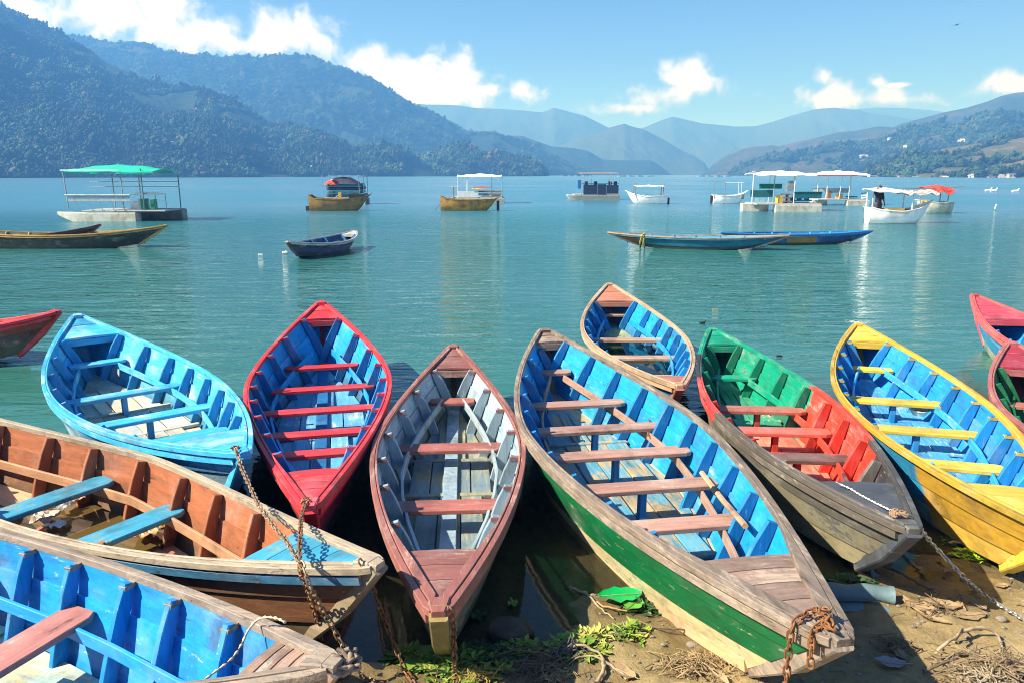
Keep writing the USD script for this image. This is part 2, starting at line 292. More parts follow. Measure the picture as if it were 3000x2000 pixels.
def water_material():
    nodes = {
        'geo': ('geometry', {}), 'at': ('attribute', {'attribute': 'depth'}),
        'op': ('map_range', {'range_type': 'smoothstep', 'from_min': 0.0, 'from_max': 0.5, 'to_min': 0.10, 'to_max': 1.0, 'clamp': True}),
        'calm': ('attribute', {'attribute': 'calm'}),
        'm1': ('mapping', {'scale': (0.55, 1.7, 1.0), 'rotation': (0, 0, 0.22)}), 'n1': ('noise_texture', {'scale': 2.1, 'detail': 4.0, 'roughness': 0.55, 'distortion': 0.6}),
        'm2': ('mapping', {'scale': (0.5, 1.5, 1.0), 'rotation': (0, 0, -0.15)}), 'n2': ('noise_texture', {'scale': 0.42, 'detail': 3.0, 'roughness': 0.5, 'distortion': 0.4}),
        'n3': ('noise_texture', {'scale': 0.035, 'detail': 3.0, 'roughness': 0.5}), 'patch': ('map_range', {'range_type': 'smoothstep', 'from_min': 0.35, 'from_max': 0.62, 'to_min': 0.5, 'to_max': 1.15, 'clamp': True}),
        'h': ('mix_float', {'fac': 0.55}), 'hm': ('math', {'math_type': 'multiply'}), 'hc': ('math', {'math_type': 'multiply'}),
        'b': ('bump', {'strength': 1.0, 'distance': 0.25}),
        'fr': ('fresnel', {'IOR': 1.33}),
        'gl': ('glossy_bsdf', {'color': (0.95, 0.97, 1.0), 'distribution': 'ggx'}), 'ro': ('map_range', {'range_type': 'smoothstep', 'from_min': 22.0, 'from_max': 60.0, 'to_min': 0.03, 'to_max': 0.22, 'clamp': True}),
        'tr': ('transparent_bsdf', {'color': (0.80, 0.86, 0.74)}),
        'nb': ('noise_texture', {'scale': 0.05, 'detail': 3.0}), 'bc': ('mix_color', {'a': (0.022, 0.108, 0.082), 'b': (0.030, 0.142, 0.122)}),
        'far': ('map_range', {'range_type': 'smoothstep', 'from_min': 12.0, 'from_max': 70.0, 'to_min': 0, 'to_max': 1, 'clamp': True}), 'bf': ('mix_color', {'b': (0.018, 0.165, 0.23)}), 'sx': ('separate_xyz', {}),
        'silt': ('map_range', {'range_type': 'smoothstep', 'from_min': 0.12, 'from_max': 0.45, 'to_min': 1.0, 'to_max': 0.0, 'clamp': True}), 'bs': ('mix_color', {'b': (0.115, 0.098, 0.048)}), 'df': ('diffuse_bsdf', {}), 'body': ('mix_closure', {}), 'mix': ('mix_closure', {})}
    links = [('geo.position', 'm1.vector'), ('m1.vector', 'n1.vector'), ('geo.position', 'm2.vector'), ('m2.vector', 'n2.vector'), ('geo.position', 'n3.vector'), ('n3.fac', 'patch.value'),
             ('n1.fac', 'h.a'), ('n2.fac', 'h.b'), ('h.result', 'hm.value1'), ('patch.result', 'hm.value2'), ('hm.value', 'hc.value1'), ('calm.fac', 'hc.value2'), ('hc.value', 'b.height'),
             ('b.normal', 'fr.normal'), ('b.normal', 'gl.normal'), ('at.fac', 'op.value'), ('op.result', 'body.fac'), ('tr.BSDF', 'body.closure1'), ('df.BSDF', 'body.closure2'),
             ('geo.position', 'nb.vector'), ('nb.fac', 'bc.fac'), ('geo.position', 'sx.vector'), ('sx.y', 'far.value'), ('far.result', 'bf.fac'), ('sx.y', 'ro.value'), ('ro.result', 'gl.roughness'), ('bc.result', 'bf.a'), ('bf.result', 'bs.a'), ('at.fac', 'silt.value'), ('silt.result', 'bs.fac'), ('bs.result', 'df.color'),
             ('fr.fac', 'mix.fac'), ('body.closure', 'mix.closure1'), ('gl.BSDF', 'mix.closure2')]
    links = [(a, b) for a, b in links if b != 'fr.normal'] + [('b.normal', 'fr.normal')]
    return M('lake_water', nodes, links, surface='mix.closure')
wx = spaced(-9, 9, 0.22, -9000, 9000, 1.25); wy = spaced(1.2, 16, 0.16, -40, 9500, 1.2)
WV, WF = grid_mesh(wx, wy, lambda x, y: 0 * x)
dep = np.maximum(-ground_z(WV[:, 0], WV[:, 1]), 0)
calm = 0.05 + 0.95 * smoothstep(1.5, 9.0, WV[:, 1] - shore(WV[:, 0]))
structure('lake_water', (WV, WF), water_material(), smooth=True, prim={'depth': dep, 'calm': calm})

# ------------------------------------------------------------------ hills
def profile(*segs):
    P = []
    for ox, pts in segs: P += [(ox + x / 2.351, y / 2.351) for x, y in pts]
    P.sort(); return np.array(P)
def hill_mesh(prof, base_y, ridge_y, n=220, rows=34, amp=0.12, seed=1, lo=None, hi=None, freq=1.0, power=1.0, shape=1.0):
    """prof: the skyline in picture pixels; base_y, ridge_y: (px list, metres ahead) of the foot and of the crest"""
    lo = prof[0, 0] if lo is None else lo; hi = prof[-1, 0] if hi is None else hi
    px = np.linspace(lo, hi, n); py = np.interp(px, prof[:, 0], prof[:, 1])
    yb = np.interp(px, *base_y); yr = np.interp(px, *ridge_y)
    V = np.zeros((n, rows + 8, 3))
    for i in range(n):
        b = at_y(px[i], 512, yb[i]); b[2] = -1.5
        r = at_y(px[i], py[i], yr[i]); r[2] = max(r[2], 0.5)
        v = np.linspace(0, 1, rows)
        V[i, :rows, 0] = b[0] + (r[0] - b[0]) * v; V[i, :rows, 1] = b[1] + (r[1] - b[1]) * v
        V[i, :rows, 2] = b[2] + (r[2] - b[2]) * v ** shape
        w = np.linspace(0, 1, 9)[1:]
        V[i, rows:, 0] = r[0] * (1 + 0.35 * w); V[i, rows:, 1] = r[1] * (1 + 0.35 * w); V[i, rows:, 2] = r[2] * (1 - w ** 1.5 * 0.9)
    hmax = V[..., 2].max()
    sc = freq * 3.0 / max(hmax, 30)
    q = V * [sc, sc * 0.6, 0]
    q = q + 0.8 * (np.stack([meshkit.noise(q * 0.7, seed + 50), meshkit.noise(q * 0.7, seed + 60), 0 * q[..., 0]], -1) - 0.5)
    nz = meshkit.fbm(q, 5, seed) - 0.5
    ridged = 0.5 - np.abs(meshkit.fbm(q * 1.4, 4, seed + 9) - 0.5) * 2.4
    v = np.concatenate([np.linspace(0, 1, rows), np.ones(8)])
    env = np.sin(np.pi * np.clip(v, 0, 1)) ** 0.8
    hr = np.maximum(V[:, rows - 1, 2], 1)[:, None]
    V[..., 2] += amp * hr * env * (nz * 1.6 + 0.55 * (ridged - 0.2))
    # the skyline stays the one seen: nothing on the near face may stand above its own crest
    lim = EYE + (V[:, rows - 1, 2] - EYE)[:, None] * (V[..., 1] / V[:, rows - 1, 1][:, None]) * 0.985
    lim[:, rows - 1:] = 1e9
    V[..., 2] = np.minimum(V[..., 2], np.maximum(lim, -1.5)) 
    return V, rows
def hill_look(name, cols, scale, rough=0.9, bump=1.0, speck=None):
    nodes = {'g': ('geometry', {}), 'n': ('noise_texture', {'scale': scale, 'detail': 8.0, 'roughness': 0.62}), 'n2': ('noise_texture', {'scale': scale * 9, 'detail': 5.0, 'roughness': 0.7}),
             'm': ('mix_float', {'fac': 0.45}), 'r': ('rgb_ramp', {'ramp': cols}), 'b': ('bump', {'strength': 1.0, 'distance': bump}), 'p': ('principled_bsdf', {'roughness': rough, 'specular_ior_level': 0.1})}
    links = [('g.position', 'n.vector'), ('g.position', 'n2.vector'), ('n.fac', 'm.a'), ('n2.fac', 'm.b'), ('m.result', 'r.fac'), ('r.color', 'p.base_color'), ('n2.fac', 'b.height'), ('b.normal', 'p.normal')]
    return M(name, nodes, links)
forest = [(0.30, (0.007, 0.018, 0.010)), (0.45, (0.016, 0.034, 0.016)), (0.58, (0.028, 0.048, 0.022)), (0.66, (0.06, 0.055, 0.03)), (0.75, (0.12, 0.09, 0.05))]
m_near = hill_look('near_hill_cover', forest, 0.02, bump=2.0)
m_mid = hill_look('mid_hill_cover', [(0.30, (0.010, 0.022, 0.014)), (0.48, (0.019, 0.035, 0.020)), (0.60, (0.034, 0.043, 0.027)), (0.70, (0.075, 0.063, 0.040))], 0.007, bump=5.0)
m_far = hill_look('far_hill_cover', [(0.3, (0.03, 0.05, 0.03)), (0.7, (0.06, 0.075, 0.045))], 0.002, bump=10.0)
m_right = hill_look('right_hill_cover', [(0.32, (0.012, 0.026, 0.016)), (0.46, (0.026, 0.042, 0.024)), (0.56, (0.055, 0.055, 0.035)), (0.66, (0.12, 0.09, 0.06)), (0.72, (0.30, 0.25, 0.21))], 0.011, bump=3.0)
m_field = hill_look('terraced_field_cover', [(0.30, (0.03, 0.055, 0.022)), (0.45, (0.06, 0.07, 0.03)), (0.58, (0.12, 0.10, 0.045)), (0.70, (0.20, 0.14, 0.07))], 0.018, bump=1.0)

H1 = profile((0, [(-1400, -260), (-900, -180), (-400, -90), (0, 45), (130, 108), (250, 163), (400, 238), (540, 322), (640, 364), (730, 434), (800, 464), (900, 505), (1000, 545), (1100, 585), (1250, 616), (1420, 614), (1530, 684), (1640, 735), (1750, 795), (1830, 853), (1900, 875), (2100, 890), (2200, 935), (2300, 975)]), (1000, [(0, 990), (80, 1034), (160, 1046), (280, 1016), (350, 1016), (420, 1044), (500, 1086), (560, 1144), (640, 1196), (662, 1216)]))
H2 = profile((0, [(-600, 190), (0, 205), (360, 228), (500, 247), (640, 268), (760, 292), (850, 297), (1000, 291), (1060, 322), (1110, 352), (1200, 367), (1350, 382), (1430, 374), (1520, 394), (1650, 382), (1800, 400), (1870, 380), (2030, 380), (2150, 392), (2200, 412), (2300, 456)]), (1000, [(0, 464), (100, 507), (220, 542), (330, 612), (430, 677), (500, 722), (580, 752), (680, 812), (760, 852), (850, 907), (940, 917), (1040, 917), (1150, 950), (1290, 985), (1400, 1040), (1500, 1100), (1650, 1165), (1720, 1212)]))
H2B = profile((1000, [(430, 1200), (480, 1150), (560, 1100), (640, 1062), (740, 1034), (830, 1014), (900, 1040), (960, 1062), (1000, 1085), (1070, 1066), (1140, 1072), (1200, 1098), (1290, 1112), (1330, 1150), (1390, 1178), (1412, 1212)]))
H3 = profile((1000, [(1000, 930), (1150, 936), (1250, 938), (1320, 966), (1450, 1011), (1600, 1022), (1700, 1042), (1800, 1100), (1900, 1106), (2130, 1106), (2180, 1132), (2240, 1180), (2292, 1216)]))
F1 = profile((1000, [(0, 690), (600, 722), (800, 727), (920, 746), (1100, 752), (1250, 763), (1380, 776), (1420, 762), (1460, 743), (1550, 766), (1680, 801), (1760, 841), (1840, 881), (2000, 960), (2200, 1090)]))
F2 = profile((1000, [(1350, 1090), (1500, 1012), (1650, 942), (1840, 882), (1950, 853), (2000, 873), (2080, 892), (2200, 952), (2300, 1012)]), (2000, [(0, 1043), (80, 1076), (150, 1122), (200, 1205)]))
F3 = profile((1000, [(1900, 1000), (2000, 905), (2090, 879), (2200, 831), (2280, 804)]), (2000, [(0, 821), (130, 851), (290, 866), (350, 873), (500, 871), (620, 841), (740, 801), (900, 756), (1040, 743), (1200, 759), (1300, 781), (1450, 801), (1600, 831), (2000, 900), (2600, 980)]))
F4 = profile((2000, [(700, 840), (1000, 790), (1180, 756), (1350, 742), (1550, 748), (1700, 760), (2000, 800), (2400, 830)]))
R1 = profile((2000, [(120, 1210), (280, 1082), (400, 1032), (480, 1012), (610, 1001), (660, 1011), (760, 986), (900, 956), (1080, 911), (1200, 901), (1350, 872), (1450, 881), (1500, 856), (1650, 816), (1800, 776), (1950, 746), (2100, 701), (2200, 661), (2290, 641), (2351, 636), (2700, 600), (3400, 560)]))
R1B = profile((2000, [(310, 1212), (420, 1150), (520, 1095), (650, 1050), (800, 1030), (950, 1010), (1150, 985), (1350, 950), (1500, 900), (1650, 870), (1750, 850), (1900, 870), (2050, 790), (2180, 745), (2300, 775), (2500, 790), (3000, 770)]))
R2 = profile((2000, [(1250, 1222), (1330, 1162), (1440, 1112), (1480, 1087), (1580, 1077), (1650, 1052), (1800, 1027), (1950, 1002), (2050, 987), (2150, 962), (2250, 942), (2351, 930), (2800, 860), (3400, 820)]))
HV = {}
def add_hill(key, prof, base, ridge, mat, **kw):
    V, rows = hill_mesh(prof, base, ridge, **kw)
    HV[key] = (V, rows)
    structure('hill', (V.reshape(-1, 3), quads(V.shape[0], V.shape[1])[:, ::-1]), mat, smooth=True)
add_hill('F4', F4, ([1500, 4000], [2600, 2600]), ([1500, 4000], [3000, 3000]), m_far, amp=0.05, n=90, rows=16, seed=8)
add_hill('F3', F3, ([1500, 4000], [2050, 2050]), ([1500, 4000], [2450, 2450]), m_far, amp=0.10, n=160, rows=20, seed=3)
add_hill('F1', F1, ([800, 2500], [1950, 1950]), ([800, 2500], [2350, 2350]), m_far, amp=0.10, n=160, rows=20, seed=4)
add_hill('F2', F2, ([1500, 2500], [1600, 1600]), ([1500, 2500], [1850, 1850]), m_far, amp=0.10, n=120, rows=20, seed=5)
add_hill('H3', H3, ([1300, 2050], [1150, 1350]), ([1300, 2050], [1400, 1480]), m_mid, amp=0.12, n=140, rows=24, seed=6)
add_hill('H2', H2, ([-300, 1000, 1800], [850, 950, 1150]), ([-300, 1000, 1450, 1800], [1250, 1250, 1230, 1250]), m_mid, amp=0.20, n=300, rows=44, seed=7, freq=1.6)
add_hill('R1', R1, ([2000, 2900, 3500], [1200, 900, 850]), ([2000, 2900, 3500], [1450, 1300, 1250]), m_right, amp=0.12, n=200, rows=30, seed=12, freq=1.4)
add_hill('R1B', R1B, ([2100, 2900, 3500], [1000, 750, 680]), ([2100, 2900, 3500], [1120, 1000, 960]), m_right, amp=0.16, n=220, rows=34, seed=13, freq=1.6)
add_hill('H2B', H2B, ([1150, 1620], [760, 800]), ([1150, 1620], [900, 830]), m_near, amp=0.14, n=140, rows=24, seed=14, freq=1.5)
add_hill('H1', H1, ([-600, 0, 700, 1300], [380, 440, 540, 740]), ([-600, 0, 500, 900, 1300], [850, 850, 830, 800, 770]), m_near, amp=0.30, n=380, rows=60, seed=2, freq=1.7)
add_hill('R2', R2, ([2500, 2700, 3000, 3500], [620, 540, 460, 400]), ([2500, 2700, 3000, 3500], [640, 690, 700, 680]), m_field, amp=0.12, n=170, rows=30, seed=15, freq=1.5)

def leaf_look(name, a, b, c):
    return M(name, {'oi': ('object_info', {}), 'g': ('geometry', {}), 'n': ('noise_texture', {'scale': 0.022, 'detail': 4.0, 'roughness': 0.6}), 'r': ('rgb_ramp', {'ramp': [(0.0, a), (0.5, b), (0.9, c), (1.0, (0.075, 0.055, 0.03))]}), 'hv': ('hsv', {'hue': .5, 'saturation': 1.0, 'fac': 1.0}), 'mr': ('map_range', {'from_min': .35, 'from_max': .68, 'to_min': .35, 'to_max': 2.1}),
                    'p': ('principled_bsdf', {'roughness': 0.8, 'specular_ior_level': 0.15})},
             [('oi.random', 'r.fac'), ('g.position', 'n.vector'), ('n.fac', 'mr.value'), ('mr.result', 'hv.value'), ('r.color', 'hv.color'), ('hv.color', 'p.base_color')])
m_leaf = leaf_look('far_foliage', (0.009, 0.026, 0.014), (0.018, 0.042, 0.019), (0.040, 0.064, 0.030))
def crown(seed, tall=1.0):
    """a crown of many small leaf masses"""
    g = np.random.default_rng(seed * 13 + 1); ms = []
    for k in range(17):
        d = g.normal(size=3); d /= np.linalg.norm(d); d[2] = abs(d[2]) * 1.1 - .15
        c = d * g.uniform(.25, .95) * [1, 1, tall]; r = g.uniform(.14, .34)
        m = trimesh.creation.icosahedron(); ms.append((m.vertices * r * g.uniform(.7, 1.25, (12, 1)) + c + [0, 0, .45 * tall], m.faces))
    return join(*ms)
def forest_on(key, count, size, seed, vmin=0.0, vmax=1.02, keep=None, name='forest', label='', clump=0.0):
    V, rows = HV[key]; r = np.random.default_rng(seed)
    n, m = V.shape[:2]
    u = r.random(count * 3) * (n - 1.001); w = vmin * (rows - 1) + r.random(count * 3) * (vmax - vmin) * (rows - 1)
    # spread by true ground area, not by picture columns
    i, j = u.astype(int), np.minimum(w.astype(int), m - 2); fu, fw = (u - i)[:, None], (w - j)[:, None]
    P = V[i, j] * (1 - fu) * (1 - fw) + V[i + 1, j] * fu * (1 - fw) + V[i, j + 1] * (1 - fu) * fw + V[i + 1, j + 1] * fu * fw
    ok = P[:, 2] > -0.3
    if clump: ok &= meshkit.fbm(P * [0.022, 0.022, 0], 4, seed) > clump
    if keep is not None: ok &= keep(P)
    P = P[ok][:count]
    path = unique('/World', name)
    pi = UsdGeom.PointInstancer.Define(stage, path)
    targets = []
    for k in range(5):
        q = f'{path}/tree_crown_{k:03d}' if k else f'{path}/tree_crown'
        usdkit.mesh(stage, q, crown(k + seed, 0.85 + 0.13 * k), m_leaf, smooth=False); targets.append(q)
    pi.CreatePrototypesRel().SetTargets([Sdf.Path(t) for t in targets])
    pi.CreateProtoIndicesAttr(Vt.IntArray.FromNumpy(r.integers(0, 5, len(P)).astype(np.int32)))
    pi.CreatePositionsAttr(Vt.Vec3fArray.FromNumpy((P - [0, 0, 0.5]).astype(np.float32)))
    s = size * np.exp(r.normal(0, 0.32, len(P)))
    pi.CreateScalesAttr(Vt.Vec3fArray.FromNumpy(np.stack([s, s, s * r.uniform(0.8, 1.3, len(P))], 1).astype(np.float32)))
    a = r.random(len(P)) * np.pi
    pi.CreateOrientationsAttr(Vt.QuathArray([Gf.Quath(float(math.cos(x)), 0.0, 0.0, float(math.sin(x))) for x in a]))
    tag(pi.GetPrim(), label, 'forest', kind='stuff')
forest_on('H1', 46000, 2.1, 3, label='dense dark forest covering the large near hill on the left', keep=lambda P: meshkit.fbm(P * [0.012, 0.012, 0], 3, 77) > 0.30)
forest_on('H2B', 9000, 2.3, 4, label='dark forest on the low wooded headland left of centre')
forest_on('R2', 3400, 2.0, 5, label='scattered trees on the brown terraced slope at right', clump=0.50)
forest_on('R1B', 7000, 2.4, 6, label='patchy woodland on the blue-brown hillside at right', clump=0.47)
forest_on('H2', 24000, 2.0, 7, vmin=0.0, vmax=1.01, label='woodland on the long blue ridge behind the near left hill', clump=0.36)

# houses on the hillsides and along the far shore
m_white = simple('white_wall', (0.40, 0.38, 0.36), 0.8); m_roofr = simple('rust_roof', (0.22, 0.10, 0.07), 0.8); m_roofg = simple('grey_roof', (0.30, 0.31, 0.33), 0.6); m_dark = simple('dark_opening', (0.03, 0.03, 0.035), 0.5)
def house(x, y, z, w, d, h, roof, label, group=None, rot=0.0, flat=False):
    t = thing('hill_house', label, 'house', (x, y, z), rot, group)
    part(t, 'wall', box(-w / 2, w / 2, -d / 2, d / 2, -2.5, h, .05), m_white)
    if flat:
        part(t, 'roof', box(-w / 2 - .3, w / 2 + .3, -d / 2 - .3, d / 2 + .3, h, h + .35, .05), roof)
    else:
        e = .5; V = np.array([(-w / 2 - e, -d / 2 - e, h), (w / 2 + e, -d / 2 - e, h), (w / 2 + e, d / 2 + e, h), (-w / 2 - e, d / 2 + e, h), (-w / 2 - e, 0, h + d * .35), (w / 2 + e, 0, h + d * .35)])
        part(t, 'roof', (V, np.array([[0, 1, 5], [0, 5, 4], [2, 3, 4], [2, 4, 5], [0, 4, 3], [1, 2, 5], [0, 3, 2], [0, 2, 1]])), roof)
    for k in range(max(2, int(w // 3))):
        cx = -w / 2 + (k + .5) * w / max(2, int(w // 3))
        part(t, 'window', box(cx - .5, cx + .5, -d / 2 - .06, -d / 2 + .02, h * .4, h * .75, .01), m_dark)
def ground_on(key, px, v):
    V, rows = HV[key]; n = V.shape[0]
    j = int(v * (rows - 1)); c = V[:, j]
    pp = 1500 + FPX * c[:, 0] / (c[:, 1] * math.cos(TILT) + (EYE - c[:, 2]) * math.sin(TILT))
    i = int(np.argmin(np.abs(pp - px))); return c[i]
for (px, v, key, w, d, h, rf, lab, flat) in [
        (520, .09, 'H1', 6, 5, 4, m_roofg, 'white two-storey house at the foot of the left hill, right of the green canopy boat', True),
        (655, .08, 'H1', 7, 5, 2.6, m_white, 'low white-roofed house at the lake edge below the terraces of the left hill', False),
        (505, .22, 'H1', 5, 4, 3, m_white, 'small pale house among the trees above the two-storey house on the left hill', True),
        (905, .16, 'H1', 4, 4, 3, m_white, 'tiny white hut alone high among trees right of the left hill terraces', False)]:
    p = ground_on(key, px, v); house(p[0], p[1], p[2], w, d, h, rf, lab, None, 0, flat)
rh = np.random.default_rng(5)
for k in range(26):
    px = rh.uniform(2530, 2995) if k < 15 else rh.uniform(2420, 2990); key = 'R2' if k < 15 else 'R1B'
    v = rh.choice([.02, .03, .04, .06]) if k < 15 else rh.uniform(.2, .8)
    p = ground_on(key, px, v); s = rh.uniform(.7, 1.3) * (0.65 if key == 'R2' else 1.3)
    house(p[0], p[1], p[2], 5.5 * s, 4 * s, 3 * s, [m_roofr, m_roofg, m_white][k % 3], 'small white house by the water below the right-hand slope' if key == 'R2' else 'small white house high on the right-hand hillside', 'houses along the right shore' if key == 'R2' else 'houses up on the right hillside', rh.uniform(-.4, .4), k % 2 == 0)

# ------------------------------------------------------------------ rowing boats
FIT = {
'B': (-3.4639, 6.7023, -0.8826, 5.4708, 1.4083, 0.4428, 0.3108, 0.1761, 1.9369, 0.0557, 0.0347),
'C': (-1.7623, 6.5917, -1.3422, 5.4572, 1.3679, 0.4434, 0.3927, 0.0999, 1.7663, 0.17, 0.0445),
'D': (-0.4724, 5.3698, -1.5085, 4.9391, 1.1386, 0.4262, 0.1787, 0.1024, 1.6955, 0.0029, 0.0395),
'E': (0.8082, 5.3414, -1.4099, 5.7065, 1.4412, 0.5038, 0.2108, 0.1474, 1.7245, 0.0593, 0.0603),
'F': (1.5451, 9.2814, -1.5772, 5.4404, 1.2967, 0.4024, 0.2677, 0.102, 1.9019, 0.0653, 0.0411),
'G': (2.2648, 6.295, -1.6384, 5.4787, 1.1425, 0.4482, 0.0968, 0.1395, 1.751, -0.0191, 0.0477),
'H': (3.514, 6.234, -1.8139, 5.5089, 1.2479, 0.4413, 0.1847, 0.1293, 1.8347, 0.059, 0.0382),
'I': (6.4034, 8.1026, -1.6878, 5.5489, 1.2085, 0.4302, 0.2443, 0.25, 2.0159, -0.0333, 0.0415),
'J': (4.7622, 5.9399, -1.8895, 4.3369, 1.208, 0.4043, 0.1993, 0.251, 1.9529, -0.0103, 0.0361),
'K': (-2.8544, 4.5473, -0.5695, 5.3886, 1.1289, 0.4378, 0.1592, 0.2204, 1.4649, -0.0257, 0.0534),
'L': (-3.1108, 3.3045, -0.3742, 5.3997, 1.2005, 0.46, 0.22, 0.248, 2.0661, 0.0089, 0.0495)}
class Hull:
    def __init__(h, L, W, z0, sf, sn, pw=1.9, sk=0.0, t=0.045, rn=0.55, rf=0.55, zb=-0.05, kn=0.13, kf=0.13, kb=0.70):
        h.__dict__.update(L=L, W=W, z0=z0, sf=sf, sn=sn, pw=pw, sk=sk, t=t, rn=rn, rf=rf, zb=zb, kn=kn, kf=kf, kb=kb)
    def w(h, s): return h.t + (h.W / 2 - h.t) * (1 - np.clip(np.abs(s + h.sk * (1 - s * s)), 0, 1) ** h.pw)
    def z(h, s): return h.z0 + h.sf * np.clip(-s, 0, 1) ** 2.2 + h.sn * np.clip(s, 0, 1) ** 2.2
    def s_of(h, x): return np.clip(x / (h.L / 2), -1, 1)
    def P(h, s, v, side, off=0.0):
        """point of the skin: s along (-1 far end .. 1 near end), v from chine 0 to gunwale 1"""
        s = np.asarray(s, float); v = np.asarray(v, float)
        xg, yg, zg = s * h.L / 2, h.w(s), h.z(s)
        xb = np.where(s > 0, s * (h.L / 2 - h.rn), s * (h.L / 2 - h.rf))
        wb = np.maximum(0.03, (h.w(s) - h.t) * (h.kb - 0.10 * np.abs(s)) + 0.03)
        zb = h.zb + h.kn * np.clip(s, 0, 1) ** 3 + h.kf * np.clip(-s, 0, 1) ** 3
        vy = v ** 0.82
        x = xb + (xg - xb) * v; y = wb + (yg - wb) * vy + off; z = zb + (zg - zb) * v
        return np.stack([x, side * np.maximum(y, 0.003), z], -1)
    def s_at(h, x, v):
        """station s whose skin point at height v lies at x"""
        S = np.linspace(-1, 1, 401); X = h.P(S, np.full(401, v), 1)[:, 0]
        return float(np.interp(x, X, S))
STN = np.sign(np.linspace(-1, 1, 37)) * (1 - (1 - np.abs(np.linspace(-1, 1, 37))) ** 1.35)
def strake(h, side, v0, v1, lap=0.03, th=0.018):
    vs = np.array([max(v0 - lap, 0), (v0 + v1) / 2, v1]); offs = np.array([0.017, 0.010, 0.003]); n = len(STN)
    S, Vv = np.meshgrid(STN, vs, indexing='ij')
    o = h.P(S, Vv, side, np.broadcast_to(offs, S.shape)); i = h.P(S, Vv, side, np.broadcast_to(offs - th, S.shape))
    q = quads(n, 3); q = q if side < 0 else q[:, ::-1]
    Vs, Fs, A, k = [o.reshape(-1, 3)], [q], [np.zeros(n * 3)], n * 3
    Vs.append(i.reshape(-1, 3)); Fs.append(q[:, ::-1] + k); A.append(np.ones(n * 3)); k += n * 3
    for r, fl in ((0, 0), (2, 1)):
        e = np.stack([o[:, r], i[:, r]], 1); f = quads(n, 2); f = f if (side < 0) == bool(fl) else f[:, ::-1]
        Vs.append(e.reshape(-1, 3)); Fs.append(f + k); A.append(np.ones(n * 2)); k += n * 2
    return (np.vstack(Vs), np.vstack(Fs)), np.concatenate(A)
BOATS = {}
def rowboat(key, name, label, h, loc, yaw, mats, thwarts=(), deck_n=None, deck_f=None, group=None, ribs=0.47, posts=(), floor=True, detail=True, stringer=True, margin=0.012, planks_n=3, planks_f=2, ext3=None, rail=True, category='rowing boat', thw=0.17, keel=False, ribhang=0.0, strakes=((0, .36), (.36, .69), (.69, 1.0))):
    """mats: out (list of 3, bottom to top), rib, gun, seat, deck, floor, stringer"""
    t = thing(name, label, category, loc, yaw, group)
    BOATS[key] = (t, h, loc, yaw)
    g = lambda k: mats[k]
    for side in (-1, 1):
        for k, (a, b) in enumerate(strakes):
            mesh, inn = strake(h, side, a, b)
            part(t, 'hull_plank', mesh, g('out')[k], smooth=True, prim={'inner': inn})
    # bottom
    S = STN; L_ = h.P(S, 0 * S, 1, -0.004); R_ = h.P(S, 0 * S, -1, -0.004)
    top = np.stack([R_, (R_ + L_) / 2, L_], 1) + [0, 0, 0.064]
    part(t, 'bottom', slab(top, 0.062), g('floor'), smooth=35)
    if deck_n is None: deck_n = h.L / 2 - 0.75
    if deck_f is None: deck_f = -h.L / 2 + 0.6
    # gunwales
    for side in (-1, 1):
        S = STN; c = h.P(S, np.ones_like(S), side)
        sn, sf = deck_n / (h.L / 2), deck_f / (h.L / 2)
        wide = 0.021 + margin * np.clip((S - sn + .12) / .2, 0, 1) * (S < .97) + 0.008 * np.clip((sf + .1 - S) / .2, 0, 1)
        wide = np.minimum(wide, np.abs(c[:, 1]) * 0.9 + 0.004)
        secs = []; inw = []
        for q, si in zip(wide, S):
            r = rect(-0.004, 0.030 - .014 * (abs(si) > .985), -0.014, 0.022, 0.003)
            r[:, 0] *= -side                       # sweep's side vector points to -y when going along +x
            secs.append(r if side < 0 else r[::-1])
            r = rect(-q, -0.0075, -0.014, 0.027, 0.003)
            r[:, 0] *= -side
            inw.append(r if side < 0 else r[::-1])
        part(t, 'gunwale', sweep(c, np.array(secs)), g('gun') if not isinstance(g('gun'), tuple) else g('gun')[(side + 1) // 2], smooth=35)
        wm = np.where(wide > .014)[0]
        part(t, 'inwale', sweep(c[wm], np.array(inw)[wm]), g('gun') if not isinstance(g('gun'), tuple) else g('gun')[(side + 1) // 2], smooth=35)
        if rail:
            c2 = h.P(S, 0.90 * np.ones_like(S), side, 0.022)
            part(t, 'rub_rail', sweep(c2, rect(-0.014, 0.014, -0.022, 0.022, 0.003)), g('rail') if 'rail' in mats else (g('gun') if not isinstance(g('gun'), tuple) else g('gun')[(side + 1) // 2]), smooth=35)
    # ribs
    n = int((deck_n - deck_f + 0.3) / ribs)
    for x in np.linspace(deck_f + 0.05, deck_n + 0.12 - 0.02, n + 1):
        x0_ = x
        for side in (-1, 1):
            x = x0_ + RNG.normal(0, .014); lean_ = RNG.normal(0, .012)
            vv = np.linspace(0.03, (0.985 + ribhang) if deck_f + .04 < x < deck_n - .04 else .86, 5)
            ss = np.array([h.s_at(x, v) for v in vv])
            c = h.P(ss, np.minimum(vv, 1.0), side, -0.018); c[:, 0] = x + lean_ * (vv - .5)
            if ribhang and deck_f + .04 < x < deck_n - .04: c[-1] += [0, -side * 0.004, 0.02]
            dp = np.array([0.075, 0.088, 0.088, 0.082, 0.062])
            secs = [rect(-0.016, 0.016, 0, d, 0.004) for d in dp]
            rp = part(t, 'rib', sweep(c, np.array(secs), (0, -side, 0)), g('rib'))
            if detail and 'ribcap' in mats and deck_f + .04 < x < deck_n - .04:
                q = c[-1]; part(rp, 'rib_cap', box(q[0] - .020, q[0] + .020, min(q[1] - side * .070, q[1]), max(q[1] - side * .070, q[1]), q[2] - .016, q[2] + .006, .003), g('ribcap'))
